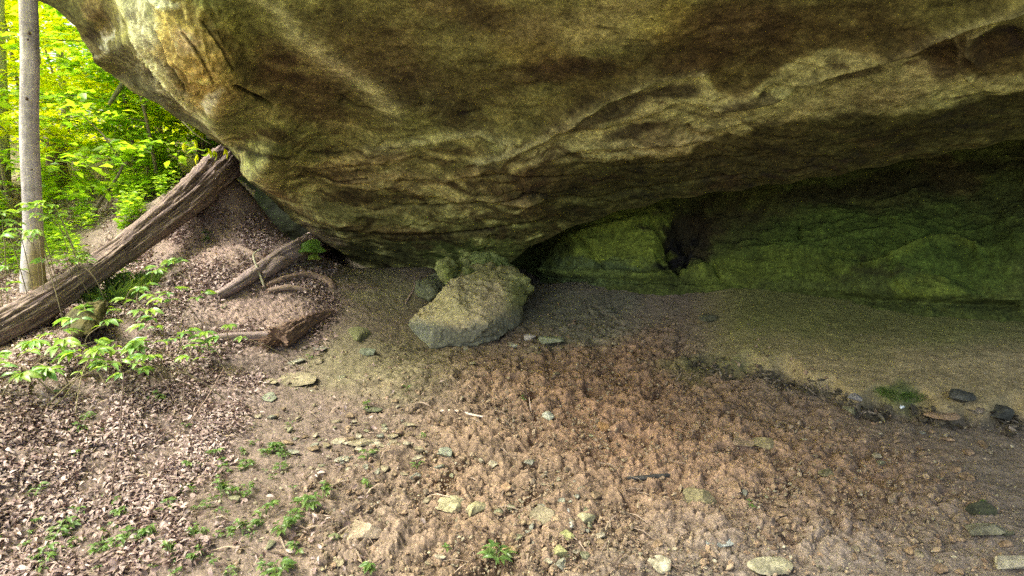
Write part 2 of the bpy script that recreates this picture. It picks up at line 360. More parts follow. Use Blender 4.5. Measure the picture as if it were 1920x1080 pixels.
GROOVES = [([(640, 180), (670, 200), (700, 205)], 2, .03), ([(870, 330), (930, 326), (1010, 334), (1090, 326)], 2.2, .03), ([(520, 415), (620, 432), (760, 440), (900, 432), (1000, 415)], 2.5, .03), ([(560, 330), (640, 338), (690, 330)], 2, .025), ([(740, 380), (830, 386), (960, 372), (1100, 352)], 2, .03), ([(980, 365), (1100, 372), (1250, 345), (1400, 325)], 2.5, .04), ([(1150, 310), (1280, 300), (1420, 290)], 2, .03), ([(345, 60), (372, 100), (400, 150)], 2, .03), ([(300, 60), (322, 110), (350, 160)], 2, .03), ([(380, 40), (410, 90), (436, 130)], 2, .03), ([(438, 160), (470, 176), (500, 190), (510, 196)], 3, .05), ([(452, 278), (480, 290), (540, 296)], 4, .02), ([(640, 190), (642, 190)], 4, .03),
           ([(1290, 236), (1300, 250), (1330, 252)], 5, .06), ([(1120, 285), (1090, 283), (1060, 296)], 3, .03), ([(640, 282), (580, 285)], 3, .02), ([(860, 215), (900, 205)], 3, .01),
           ([(1250, 200), (1290, 195), (1330, 204)], 5, .03), ([(1430, 170), (1450, 158), (1500, 156)], 5, .04), ([(1700, 130), (1740, 110), (1780, 100)], 12, .05), ([(1850, 80), (1900, 70)], 20, .05)]
PATCH = [  # u v ru rv angle colour strength
    (560, 170, 110, 45, 25, 'br', .8), (520, 110, 60, 30, 40, 'br', .7), (505, 255, 50, 18, 8, 'br', .85), (640, 155, 50, 25, 30, 'br', .5), (800, 180, 110, 40, 25, 'dk', .75), (900, 150, 90, 40, 0, 'br', .4), (700, 90, 130, 45, 20, 'br', .5),
    (870, 15, 90, 35, 5, 'br', .8), (620, 30, 70, 30, 0, 'ol', .5), (980, 60, 60, 50, 0, 'br', .3), (1040, 115, 70, 25, 10, 'br', .6), (1180, 40, 120, 50, 0, 'pl', .6), (1040, 60, 90, 45, 0, 'pl', .35), (1270, 40, 60, 45, -20, 'ye', .7), (1000, 100, 70, 20, 0, 'ye', .45),
    (1380, 60, 130, 60, -10, 'br', .75), (1150, 125, 200, 22, -4, 'br', .85), (1350, 115, 90, 18, -5, 'br', .6), (1560, 40, 150, 45, -8, 'br', .6), (1750, 30, 100, 25, -20, 'ol', .6), (1130, 200, 110, 22, -22, 'dk', .75), (1270, 168, 50, 12, 0, 'dk', .6),
    (1180, 240, 70, 14, -12, 'br', .6), (1480, 165, 120, 30, -12, 'pl', .75), (1380, 190, 60, 15, -8, 'dk', .55), (1600, 190, 120, 28, -8, 'pl', .6), (1550, 215, 90, 12, -4, 'pg', .4), (1860, 90, 70, 40, -10, 'dk', .8), (1890, 150, 60, 18, 0, 'pl', .6), (1760, 100, 60, 30, 50, 'dk', .6),
    (1300, 270, 120, 16, -8, 'ye', .5), (1150, 285, 90, 9, -4, 'ye', .7), (1300, 330, 350, 30, -8, 'dg', .8), (1600, 260, 350, 35, -10, 'dg', .8), (1850, 215, 150, 35, -8, 'dg', .8), (1120, 340, 150, 22, -3, 'br', .6), (620, 320, 90, 18, 0, 'br', .7), (700, 290, 60, 12, -5, 'br', .6), (860, 285, 60, 16, -5, 'br', .7),
    (700, 365, 90, 12, 4, 'br', .6), (880, 345, 80, 14, 5, 'br', .65), (960, 400, 120, 14, 0, 'br', .6), (560, 365, 50, 10, 15, 'pl', .5), (780, 390, 120, 10, 0, 'pl', .4), (760, 340, 90, 12, 0, 'pl', .45), (950, 330, 120, 10, 0, 'ye', .3),
    (760, 470, 260, 22, 0, 'dg', .8), (600, 440, 40, 14, 25, 'pk', .6), (900, 470, 110, 22, 0, 'gn', .5), (850, 440, 300, 10, 0, 'br', .5), (960, 320, 100, 14, 0, 'br', .6), (1000, 270, 60, 12, -15, 'br', .6), (540, 340, 60, 30, 20, 'pl', .4), (480, 330, 26, 30, 40, 'pg', .6),
    (345, 80, 90, 60, 52, 'go', .95), (390, 160, 60, 50, 40, 'go', .8), (345, 75, 26, 14, 45, 'pk', .6), (270, 40, 30, 50, -10, 'gy', .9), (305, 130, 22, 60, -30, 'gy', .7), (400, 185, 18, 22, 0, 'wh', .6), (300, 5, 30, 8, 10, 'wh', .6), (440, 60, 60, 25, 45, 'ye', .4), (430, 90, 50, 18, 50, 'br', .6), (330, 130, 40, 16, 45, 'br', .5),
    (196, 80, 9, 30, 8, 'wh', .8), (170, 65, 14, 22, 10, 'dk', .9), (178, 95, 10, 16, 30, 'dk', .9), (120, 20, 60, 18, 30, 'dg', .6), (175, 10, 14, 40, -25, 'or', .6), (250, 130, 70, 30, 45, 'gs', .9), (330, 205, 70, 22, 38, 'gs', .9), (205, 25, 18, 40, -8, 'br', .5)]  # gs patches put the shade of the downward-facing strip into the colour
PAL = dict(br=(.115, .072, .035), dk=(.075, .055, .035), pl=(.40, .34, .165), pg=(.43, .42, .24), ol=(.17, .16, .06), ye=(.32, .27, .08), or_=(.3, .2, .1), go=(.42, .30, .12), gy=(.36, .35, .27), wh=(.62, .64, .58), gn=(.13, .19, .04), dg=(.075, .075, .028), pk=(.5, .36, .27), gs=(.13, .125, .08))
PAL['or'] = PAL['or_']
def densify(pts, n, weight):
    """resample a polyline with more samples where weight(u,v) is high"""
    pts = np.array(pts, float); seg = []
    for a, b in zip(pts[:-1], pts[1:]): seg.append(a + (b - a) * np.linspace(0, 1, 60, endpoint=False)[:, None])
    p = np.concatenate(seg + [pts[-1:]]); d = np.r_[0, np.linalg.norm(np.diff(p, axis=0), axis=1)] * weight(p[:, 0], p[:, 1])
    s = np.cumsum(d); t = np.linspace(0, s[-1], n); q = np.stack([np.interp(t, s, p[:, 0]), np.interp(t, s, p[:, 1])], -1)
    arc = np.cumsum(np.r_[0, np.linalg.norm(np.diff(q, axis=0), axis=1)]); return q, arc / arc[-1]
def lumpow(c, piv, p):
    l = (c * np.array([.25, .65, .1])).sum(-1, keepdims=True); return c * (np.maximum(l, .004) / piv) ** (p - 1)
def paint(U, V_, base, patches, ridges, P, warp=26, wf=(2.6, 2.6, 7)):
    S = P * np.array(wf); n1 = fbm(S, 4, 101); n2 = fbm(S + 31, 4, 107)
    n3 = fbm(P * 9, 4, 111, gain=.6); n4 = fbm(P * 9 + 7, 4, 113, gain=.6); Uw = U + warp * (n1 * 1.6 + .8 * n3); Vw = V_ + warp * (n2 * .8 + .45 * n4)
    c = np.zeros(U.shape + (3,)) + np.array(base)
    for (u, v, ru, rv, an, k, st) in patches:
        m = blob(Uw, Vw, u, v, ru, rv, an, .42)[..., None] * st * (.8 if u < 950 else 1); c = c * (1 - m) + np.array(PAL[k]) * m
    for pts, wd, hh, k, st in ridges:
        d, s = polydist(U + warp * .25 * n1, V_ + warp * .25 * n2, pts); m = (np.exp(-(d / (wd * 1.25)) ** 2) * min(1, st * 1.2))[..., None]; c = c * (1 - m) + np.array(PAL[k]) * m
    return c
def overhang():
    Lq, s = densify(Lpts, 1000, lambda u, v: np.where((u > -20) & (u < 1960) & (v > -40), 1.0, .12))
    Lq[:, 0] += 2.0 * np.sin(np.arange(1000) / 9.) * (np.arange(1000) > 0); Lq[:, 1] += 2.5 * np.sin(np.arange(1000) / 6.3 + 2)
    Ux = np.interp(s, [0, .18, .5, 1], [60, 500, 1300, 2900]); Uq = np.stack([Ux, np.full(1000, -950.)], -1)
    nt_ = 440; t = np.linspace(0, 1, nt_) ** 1.55
    U = Lq[:, 0:1] * (1 - t) + Uq[:, 0:1] * t; V_ = Lq[:, 1:2] * (1 - t) + Uq[:, 1:2] * t
    D = RBF([(a / 1000, b / 1000) for a, b, _ in Dp], [d for _, _, d in Dp], 0.03)
    Y = D(np.stack([U / 1000, V_ / 1000], -1)); P = at(U, V_, Y)
    n = grid_normals(P); n *= np.where((n * (CAMP - P)).sum(-1, keepdims=True) < 0, -1, 1)
    inside = sstep(0, .012, t)[None, :] * np.ones_like(U)
    # bedding: relief follows horizontal layers, stronger on the low belly
    wrp = np.stack([fbm(P * 1.1, 3, 11), fbm(P * 1.1 + 9, 3, 12), fbm(P * 1.1 + 5, 3, 13)], -1)
    Q = P + .35 * wrp
    belly = sstep(150, 330, V_)
    strata = fbm(Q * np.array([1.4, 1.4, 9]), 4, 15, ridged=True); st2 = fbm(Q * np.array([3, 3, 22]), 3, 18)
    lump = fbm(Q * 2.2, 4, 14); fine = fbm(P * 14, 4, 16)
    nose = np.maximum(blob(U, V_, 345, 90, 100, 110, 0, .4), 0)
    rot = np.stack([P[..., 0] * 1 + P[..., 1] * .2, P[..., 1], P[..., 2] * 1 + P[..., 0] * .9], -1)
    flake = fbm(rot * np.array([18, 5, 5]), 4, 19, ridged=True)
    zz = Q[..., 2] * 8 + 1.2 * fbm(P * 1.7, 3, 23) + .25 * fbm(P * 7, 3, 24); fr_ = zz - np.floor(zz); ledge = (1 - fr_) * sstep(0, .12, fr_) * sstep(-.05, .3, fbm(Q * np.array([1, 1, 3]), 3, 26))
    crag = fbm(P * 6, 5, 27, gain=.62)
    disp = .020 * ledge * (.3 + belly) + .012 * crag + .018 * lump + .022 * strata * (.2 + .8 * belly) + .010 * st2 + .010 * fine + nose * .05 * flake
    for pts, wd, hh, k, st in RIDGES:
        d, sd_ = polydist(U, V_, pts); prof = np.where(sd_ > 0, np.exp(-(d / (wd * .8)) ** 2), np.exp(-(d / (wd * 2.6)) ** 2)); disp = disp + hh * prof
    for pts, wd, hh in GROOVES:
        d, _s = polydist(U, V_, pts); disp = disp - hh * np.exp(-(d / wd) ** 2)
    P2 = P + n * (disp * inside)[..., None]
    base = paint(U, V_, (.215, .205, .078), PATCH, RIDGES, P)
    for pts, wd, hh in GROOVES: base = base * (1 - .6 * np.exp(-(polydist(U + .4 * wd, V_, pts)[0] / (wd * 1.1)) ** 2))[..., None]
    stn = fbm(Q * np.array([2.0, 2.0, 13]), 4, 33); mot = fbm(P * 5, 4, 34); gr = fbm(P * 1.0, 3, 37)
    wv = 7 * fbm(P * 7, 4, 61, gain=.6) ; wu = 10 * fbm(P * 3, 3, 62)
    LBv = np.interp(U + wu, [940, 1000, 1100, 1200, 1300, 1390, 1480, 1600, 1700, 1800, 1900, 2000], [318, 306, 297, 290, 276, 248, 224, 216, 212, 196, 170, 160]) + wv * 1.5
    UBv = np.interp(U + wu, [940, 1000, 1080, 1150, 1240, 1320, 1345, 1400, 1450, 1500, 1560, 1640, 1700, 1850, 2000], [285, 268, 220, 178, 143, 130, 168, 170, 130, 100, 84, 92, 110, 140, 130]) + wv
    inz = sstep(-6, 6, V_ - UBv) * sstep(6, -6, V_ - LBv) * sstep(930, 1000, U)
    st5 = fbm(Q * np.array([3.2, 3.2, 15]), 4, 63, ridged=True); pl = sstep(-.25, .25, st5 + .35 * mot)
    zc = np.array([.13, .10, .055]) * (1 - pl[..., None]) + np.array([.36, .35, .17]) * pl[..., None]
    hol_ = np.maximum.reduce([blob(U + 2 * wu, V_ + wv, 1135, 208, 105, 17, -22, .3), blob(U + wu, V_ + wv, 1262, 170, 52, 12, -5, .3), blob(U + wu, V_ + wv, 1410, 182, 60, 11, -12, .3), blob(U + wu, V_ + wv, 1610, 136, 50, 10, -12, .3), blob(U + wu, V_ + wv, 1190, 240, 60, 9, -14, .4), blob(U + wu, V_ + wv, 1850, 90, 70, 34, -12, .3), blob(U + wu, V_ + wv, 1775, 115, 30, 40, 35, .3)])[..., None]
    zc = zc * (1 - .85 * hol_) + np.array([.105, .085, .05]) * .85 * hol_
    base = base * (1 - .85 * inz[..., None]) + zc * .85 * inz[..., None]
    low_ = (sstep(-5, 7, V_ - LBv) * sstep(930, 1150, U))[..., None]; base = base * (1 - .8 * low_) + np.array([.10, .092, .032]) * .8 * low_
    upb = (sstep(4, -8, V_ - UBv) * sstep(-95, -50, V_ - UBv + 2 * wv) * sstep(960, 1120, U))[..., None]; base = base * (1 - .6 * upb) + np.array([.115, .08, .03]) * .6 * upb
    lt = ((1 - inz) * (1 - low_[..., 0]) * sstep(.12, .38, stn + .35 * mot) * (.15 + .55 * belly))[..., None]; dk = (sstep(.10, .36, -stn + .3 * mot) * (.2 + .5 * belly))[..., None]
    base = base * (1 - lt) + np.array([.37, .35, .15]) * lt; base = base * (1 - dk) + np.array([.105, .07, .03]) * dk
    base = base * (1 + (.35 * stn * (.35 + .65 * belly) + .40 * mot + .35 * fine + .35 * crag + nose * .5 * flake))[..., None]
    base = lumpow(np.clip(base, .008, 1), .165, 1.55) * .86 * np.array([.97, 1.02, .9])
    base = base * np.stack([1 - .12 * gr, 1 + .10 * gr, 1 - .1 * gr], -1)
    # turning back out of sight and closing the mass above
    rows = [P2]; cols = [base.clip(.015, .8)]
    b0 = P2[:, 0:1]
    away = b0 - CAMP; away[..., 2] = 0; away /= np.linalg.norm(away, axis=-1, keepdims=True)
    inn = np.concatenate([(at(U[:, 40:41], V_[:, 40:41], Y[:, 0:1]) - P[:, 0:1])], 1); inn /= np.linalg.norm(inn, axis=-1, keepdims=True) + 1e-9
    upz = np.array([0, 0, 1.])
    bk = []
    for a_, i_, z_ in ((3.2, 1.2, 4.5), (2.6, .9, 2.2), (1.7, .5, .9), (.9, .22, .3), (.4, .09, .08), (.15, .02, .02)):
        bk.append(b0 + away * a_ + inn * i_ + upz * z_ * sstep(0, .02, s)[:, None, None])
    bk = np.concatenate(bk, 1); bk[:, 2:] += (.08 * fbm(bk[:, 2:] * 2.5, 3, 55))[..., None]
    tp = P2[:, -1:]
    ex = (sstep(.12, .5, s) * 1.0 + sstep(.4, .8, s) * 1.2)[:, None, None] * np.array([0, -1., .12])  # unseen roof carried toward the camera, added to cut the sky light below
    fr = np.concatenate([tp + ex * .5 + [0, 0, .04], tp + ex]+[tp + ex + np.array([0, -.05, .5]), tp + ex * .8 + np.array([0, .1, 2.0]), tp + ex * .5 + np.array([0, .9, 3.6]), tp + np.array([0, 3.0, 4.6])], 1)
    fr += (.25 * fbm(fr * .9, 3, 56))[..., None]
    allP = np.concatenate([bk, P2, fr], 1); cb = np.zeros(bk.shape) + (.022, .028, .022); cf = np.zeros(fr.shape) + (.25, .24, .17)  # back faces coloured dark, putting the gap's shade into the colour
    allc = np.concatenate([cb, cols[0], cf], 1); n_, m_ = allP.shape[:2]
    F = gridfaces(n_, m_); k = np.arange(n_ - 1); F = np.concatenate([F, np.stack([k * m_ + m_ - 1, (k + 1) * m_ + m_ - 1, (k + 1) * m_, k * m_], -1)])
    V3 = allP.reshape(-1, 3); cc = allc.reshape(-1, 3)
    caps = []
    for e, col_ in ((0, 0), (n_ - 1, 1)):
        ctr = allP[e].mean(0); ci = len(V3); V3 = np.concatenate([V3, ctr[None]]); cc = np.concatenate([cc, [[.2, .18, .12]]])
        j = np.arange(m_); j2 = (j + 1) % m_; tri = np.stack([e * m_ + j, e * m_ + j2, np.full(m_, ci), np.full(m_, ci)], -1); caps.append(tri)
    Ft = np.concatenate([F[:, [0, 1, 2]], F[:, [0, 2, 3]]] + [c_[:, :3] for c_ in caps])
    o = mesh('rock_overhang', V3, Ft, M_ROCK, col=cc)
    tag(o, 'huge mottled olive and brown sandstone overhang roofing the shelter', 'rock overhang')
overhang()

# ------------------------------------------------------------------ the wall at the back of the shelter
WD = [(380, 200, 11), (440, 330, 9.4), (500, 400, 8.5), (560, 440, 8.3), (700, 480, 8.3), (850, 500, 8.0), (950, 500, 7.6), (975, 520, 7.8), (1015, 480, 7.35), (1020, 530, 7.2), (1060, 440, 6.9), (1065, 500, 6.75), (1100, 540, 6.35), (1180, 430, 6.5), (1240, 500, 6.1), (1290, 440, 6.45), (1350, 500, 5.95),
      (1400, 570, 5.55), (1400, 400, 6.25), (1600, 580, 5.2), (1600, 450, 5.5), (1600, 370, 6.0), (1700, 470, 5.15), (1800, 350, 5.7), (1920, 600, 4.6), (1920, 450, 4.75), (1920, 320, 5.5), (2200, 400, 4.3), (2800, 400, 3.4), (2800, 900, 3.3), (1920, 800, 4.5), (1400, 800, 5.4), (700, 700, 8), (960, 700, 7.3),
      (440, 700, 9), (440, 0, 10), (900, 100, 8.2), (1400, 100, 6.6), (1900, 0, 5.6), (2800, 0, 4)]
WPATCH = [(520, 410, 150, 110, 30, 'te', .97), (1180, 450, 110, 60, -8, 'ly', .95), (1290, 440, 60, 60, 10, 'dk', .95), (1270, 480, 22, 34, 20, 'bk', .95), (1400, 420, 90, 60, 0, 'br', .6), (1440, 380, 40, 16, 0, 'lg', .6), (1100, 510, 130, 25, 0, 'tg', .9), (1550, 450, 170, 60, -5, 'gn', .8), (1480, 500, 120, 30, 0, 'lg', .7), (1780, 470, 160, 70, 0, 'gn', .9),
          (1640, 510, 60, 14, 0, 'dk', .5), (1740, 540, 60, 12, 0, 'ly', .6), (1620, 370, 120, 30, -5, 'ol', .6), (1780, 330, 50, 30, 20, 'or', .5), (1700, 340, 300, 24, -10, 'dk', .6), (1360, 520, 60, 30, 0, 'ly', .4)]  # dark patches paint in the shade of the hollow and below the roof edge
PAL.update(te=(.012, .018, .016), ly=(.26, .30, .06), bk=(.02, .02, .012), tg=(.15, .19, .10), lg=(.20, .24, .05), bg=(.03, .2, .03))  # te: teal rock, darkened to paint in the shade of the left gap
WRIDGE = [([(1060, 445), (1130, 428), (1210, 410)], 6, .04, 'ly', .5), ([(1620, 498), (1690, 476), (1740, 452), (1790, 446), (1830, 460)], 6, .06, 'lg', .5), ([(1000, 505), (1080, 512), (1200, 520), (1320, 505)], 7, .05, 'ly', .4), ([(1400, 470), (1500, 465), (1600, 480)], 8, .04, 'gn', .3)]
WGROOVE = [([(1222, 420), (1240, 445), (1255, 455), (1262, 490), (1275, 510)], 4, .09), ([(1268, 420), (1280, 450), (1292, 470), (1285, 500)], 4, .08), ([(1075, 440), (1105, 470), (1135, 505)], 3, .05), ([(1310, 480), (1340, 500), (1352, 530)], 3, .05), ([(1555, 478), (1640, 488), (1700, 462), (1750, 440)], 4, .06), ([(1000, 520), (1200, 528), (1400, 530)], 4, .05), ([(1500, 420), (1500, 450)], 3, .05), ([(1370, 545), (1500, 552), (1650, 565), (1900, 575)], 9, .09)]
def back_wall():
    us = np.concatenate([np.linspace(380, 980, 110)[:-1], np.linspace(980, 1960, 560), np.linspace(1970, 2900, 40)]); vs = np.concatenate([np.linspace(-60, 250, 30)[:-1], np.linspace(250, 640, 250), np.linspace(650, 800, 8)])
    U, V_ = np.meshgrid(us, vs, indexing='ij'); D = RBF([(a / 1000, b / 1000) for a, b, _ in WD], [d for _, _, d in WD], .03)
    P = at(U, V_, D(np.stack([U / 1000, V_ / 1000], -1))); n = grid_normals(P); n *= np.where((n * (CAMP - P)).sum(-1, keepdims=True) < 0, -1, 1)
    Q = P + .3 * np.stack([fbm(P * 1.2, 3, 81), fbm(P * 1.2 + 4, 3, 82), fbm(P * 1.2 + 8, 3, 83)], -1)
    strata = fbm(Q * np.array([1.5, 1.5, 7]), 4, 85, ridged=True); lump = fbm(Q * 2.5, 4, 86); fine = fbm(P * 13, 4, 87)
    w1, w2, wr = worley(Q * np.array([1.6, 1.6, 3.4]), 88)
    disp = .03 * strata + .06 * lump + .012 * fine + .05 * (wr - .5) * sstep(0.02, .12, w2 - w1)
    for pts, wd, hh, k, st in WRIDGE:
        d, s = polydist(U, V_, pts); disp = disp + hh * np.exp(-(d / wd) ** 2)
    for pts, wd, hh in WGROOVE:
        d, s = polydist(U + 6 * lump, V_ + 6 * fine, pts); disp = disp - hh * np.exp(-(d / wd) ** 2)
    disp = disp - .12 * blob(U + 30 * lump, V_ + 30 * fine, 1275, 450, 26, 60, 10, .5)
    P2 = P + n * disp[..., None]
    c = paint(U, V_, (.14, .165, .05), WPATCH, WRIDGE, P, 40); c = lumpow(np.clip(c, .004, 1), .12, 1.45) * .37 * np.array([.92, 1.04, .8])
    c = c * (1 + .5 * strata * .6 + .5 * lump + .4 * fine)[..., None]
    ext = [P2[-1] + np.array(o_) + .1 * fbm(P2[-1] * 2 + k_, 3, 90)[:, None] for k_, o_ in enumerate(((.25, -1.2, 0), (.3, -2.6, 0), (.1, -4.0, 0), (-.4, -5.5, 0)))]  # unseen wall run past the right edge, added to darken the shelter
    P2 = np.concatenate([P2, np.stack(ext)]); c = np.concatenate([c, np.repeat(c[-1:], 4, 0)]); off = np.zeros((len(P2), 1, 3)) + (0, 3., 0); off[-4:] = (2.5, 3, 0); back = P2 + off
    m_ = len(vs); n_ = len(P2)
    allP = np.concatenate([P2, back[:, ::-1]], 1); cc = np.concatenate([c, c[:, ::-1]], 1)
    F = gridfaces(n_, 2 * m_); k = np.arange(n_ - 1); F = np.concatenate([F, np.stack([k * 2 * m_ + 2 * m_ - 1, (k + 1) * 2 * m_ + 2 * m_ - 1, (k + 1) * 2 * m_, k * 2 * m_], -1)])
    for e in (0, n_ - 1):
        j = np.arange(m_ - 1); F = np.concatenate([F, np.stack([e * 2 * m_ + j, e * 2 * m_ + j + 1, e * 2 * m_ + 2 * m_ - 2 - j, e * 2 * m_ + 2 * m_ - 1 - j], -1)])
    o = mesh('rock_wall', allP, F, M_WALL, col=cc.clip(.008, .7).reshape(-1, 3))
    tag(o, 'dark green algae stained rock wall at the back of the shelter', 'rock wall')
back_wall()

# ------------------------------------------------------------------ boulders drawn from outline, real thickness
def ray_blob(name, outline, ctrl, center, thick, mat, colf, nseg=220, nr=70, amp=.03, fr=5, seed=0, drop=0.0, sharp=1.0, planes=()):
    o = np.array(outline, float); o = np.vstack([o, o[:1]]); cl = np.r_[0, np.cumsum(np.linalg.norm(np.diff(o, axis=0), axis=1))]
    t = np.linspace(0, cl[-1], nseg, endpoint=False); bu = np.interp(t, cl, o[:, 0]); bv = np.interp(t, cl, o[:, 1])
    D = RBF([(a / 1000, b / 1000) for a, b, _ in ctrl], [d for _, _, d in ctrl], .006)
    r = np.linspace(0, 1, nr)[1:]
    U = center[0] + (bu[:, None] - center[0]) * r; V_ = center[1] + (bv[:, None] - center[1]) * r
    Y = D(np.stack([U / 1000, V_ / 1000], -1)); F_ = at(U, V_, Y)
    rb = np.linspace(1, 0, 16)[1:]; Ub = center[0] + (bu[:, None] - center[0]) * rb; Vb = center[1] + (bv[:, None] - center[1]) * rb
    Yb = np.maximum(Y[:, -1:], D(np.stack([Ub / 1000, Vb / 1000], -1)) + .03) + thick * np.sqrt(1 - rb ** 2); Bk = at(Ub, Vb, Yb); Bk[..., 2] -= drop * np.sqrt(1 - rb ** 2)
    P = np.concatenate([F_, Bk], 1); n = grid_normals(P); ctr = P.reshape(-1, 3).mean(0)
    n *= np.where((n * (P - ctr)).sum(-1, keepdims=True) < 0, -1, 1)
    Q = P + .1 * np.stack([fbm(P * 4, 2, seed), fbm(P * 4 + 3, 2, seed + 1), fbm(P * 4 + 6, 2, seed + 2)], -1)
    w1, w2, wr = worley(Q * fr * .9, seed + 5)
    strt = fbm(Q * np.array([3, 3, 16]), 3, seed + 7, ridged=True); f2 = fbm(P * fr * 2, 4, seed + 3, ridged=True); f3 = fbm(P * 30, 3, seed + 4)
    disp = amp * (.45 * f2 + .9 * (wr - .5) * sharp + .22 * strt) + .006 * f3
    P2 = P + n * disp[..., None]
    for dv, q_ in planes:
        dv = np.array(dv, float); dv /= np.linalg.norm(dv); pr = P2 @ dv; P2 = P2 - np.clip(pr - np.quantile(pr[:, :nr], q_), 0, None)[..., None] * dv * .93
    n_, m_ = P.shape[:2]; c = colf(np.concatenate([U, Ub], 1), np.concatenate([V_, Vb], 1), P) * (1 + .35 * f2 + .3 * f3 + .25 * (wr - .5))[..., None]
    V3 = np.concatenate([P2.reshape(-1, 3), [P2[:, 0].mean(0)], [P2[:, -1].mean(0)]]); cc = np.concatenate([c.reshape(-1, 3), c[0, :1], c[0, -1:]])
    F = gridfaces(n_, m_, True); j = np.arange(n_); j2 = (j + 1) % n_; e = n_ * m_
    Ft = np.concatenate([F[:, [0, 1, 2]], F[:, [0, 2, 3]], np.stack([j * m_, j2 * m_, np.full(n_, e)], -1), np.stack([j * m_ + m_ - 1, j2 * m_ + m_ - 1, np.full(n_, e + 1)], -1)])
    base = P2.reshape(-1, 3).mean(0).copy(); base[2] = P2[..., 2].min()
    return mesh(name, V3 - base, Ft, mat, col=cc.clip(.01, .8), loc=tuple(base))
def cf_boulder(U, V_, P):
    n = fbm(P * 4, 3, 5); c = np.zeros(U.shape + (3,)) + (.36, .305, .19)
    def mx(col, m):
        nonlocal c; c = c * (1 - m[..., None]) + np.array(col) * m[..., None]
    mx((.34, .305, .17), blob(U, V_, 850, 560, 50, 35, -30, .5) * .8)
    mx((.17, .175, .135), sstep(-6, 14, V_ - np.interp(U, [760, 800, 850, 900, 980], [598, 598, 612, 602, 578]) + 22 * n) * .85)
    mx((.16, .19, .06), blob(U, V_, 980, 545, 35, 35, 0, .5) * .8); mx((.24, .24, .09), blob(U, V_, 920, 510, 60, 25, 0, .5) * .7)
    mx((.15, .165, .15), blob(U, V_, 775, 625, 30, 22, 0, .5) * .7)
    return c
ob = ray_blob('boulder', [(758, 618), (760, 604), (772, 597), (790, 587), (816, 568), (830, 550), (843, 531), (858, 528), (864, 512), (888, 503), (920, 498), (961, 506), (985, 524), (1003, 537), (992, 553), (978, 571), (987, 582), (985, 599), (968, 611), (941, 630), (908, 637), (890, 646), (868, 650), (850, 646), (820, 650), (783, 653), (764, 642)],
              [(758, 618, 5.25), (790, 587, 5.35), (816, 568, 5.5), (843, 531, 5.8), (888, 503, 6.1), (920, 498, 6.25), (961, 506, 6.2), (1003, 537, 5.9), (992, 553, 5.75), (987, 590, 5.4), (968, 611, 5.3), (908, 637, 5.15), (850, 646, 5.1), (783, 653, 5.1), (764, 642, 5.15),
               (785, 605, 5.08), (830, 610, 4.98), (870, 612, 4.98), (910, 603, 5.05), (970, 580, 5.3), (850, 550, 5.45), (900, 530, 5.75), (880, 575, 5.25), (950, 550, 5.6), (800, 630, 5.05), (900, 625, 5.08), (940, 520, 5.95)],
              (880, 590), .35, M_STONE, cf_boulder, amp=.055, fr=3.6, seed=204, planes=[((-.1, -.55, .8), .70), ((.05, -1, -.12), .80), ((.9, -.5, .2), .93), ((-.8, -.6, .1), .95), ((.5, -.5, .7), .93), ((.1, -.9, .45), .95)])
tag(ob, 'large wedge shaped pale boulder with a jagged mossy top under the overhang', 'boulder')
def cf(col, c2, k=.5):
    def f(U, V_, P):
        n = sstep(-.2, .3, fbm(P * 6, 3, 9))[..., None]; return np.array(col) * (1 - n * k) + np.array(c2) * n * k
    return f
o = ray_blob('mossy_rock', [(824, 520), (820, 500), (828, 490), (840, 488), (848, 494), (856, 497), (866, 489), (878, 492), (888, 502), (882, 520), (866, 524), (852, 532), (836, 534)],
             [(820, 500, 5.95), (840, 488, 6.05), (856, 500, 6.1), (870, 490, 6.15), (888, 505, 6.1), (850, 532, 5.85), (830, 530, 5.85), (842, 508, 5.8), (858, 512, 6.0), (872, 506, 5.95)], (850, 512), .2, M_STONE, cf((.15, .175, .055), (.28, .29, .13)), 120, 40, .05, 7, 220)
tag(o, 'knobbly bright green mossy rock perched on the back left of the boulder', 'mossy rock')
o = ray_blob('rock', [(778, 545), (782, 532), (804, 517), (822, 510), (836, 520), (840, 540), (822, 556), (802, 562), (786, 556)], [(778, 545, 6.15), (804, 517, 6.4), (830, 515, 6.4), (840, 540, 6.1), (802, 562, 5.95), (808, 540, 5.95)], (808, 538), .25, M_STONE, cf((.10, .11, .07), (.15, .16, .10)), 100, 30, .035, 7, 230)
tag(o, 'grey lumpy rock tucked behind the left shoulder of the big boulder', 'rock')
o = ray_blob('mossy_rock', [(872, 512), (876, 492), (888, 478), (903, 470), (925, 468), (940, 476), (950, 492), (962, 500), (960, 516), (930, 520), (895, 520)], [(872, 505, 6.5), (903, 470, 6.75), (940, 476, 6.75), (962, 510, 6.5), (900, 520, 6.4), (915, 495, 6.4)], (915, 497), .3, M_STONE, cf((.17, .21, .07), (.26, .30, .11)), 100, 30, .06, 5, 240)
tag(o, 'olive green rock hump behind the boulder reaching up to the overhang', 'mossy rock')
o = ray_blob('rock', [(645, 648), (645, 630), (655, 617), (670, 612), (688, 616), (698, 628), (700, 640), (690, 648), (668, 652)], [(645, 640, 5.0), (670, 612, 5.1), (700, 635, 5.05), (668, 652, 4.9), (672, 632, 4.86)], (672, 634), .16, M_STONE, cf((.10, .105, .05), (.17, .17, .10)), 100, 30, .012, 6, 250, sharp=.2)
tag(o, 'small rounded dark olive rock left of the big boulder', 'rock')
o = ray_blob('log_rock', [(126, 606), (128, 592), (140, 580), (160, 574), (182, 576), (194, 588), (186, 606), (165, 628), (140, 628)], [(126, 600, 3.95), (150, 548, 4.2), (240, 500, 4.7), (290, 510, 4.7), (210, 600, 4.05), (160, 640, 3.75), (190, 570, 4.0), (240, 530, 4.35)], (200, 565), .3, M_STONE, cf((.07, .06, .02), (.04, .04, .02), .8), 100, 30, .03, 6, 260)
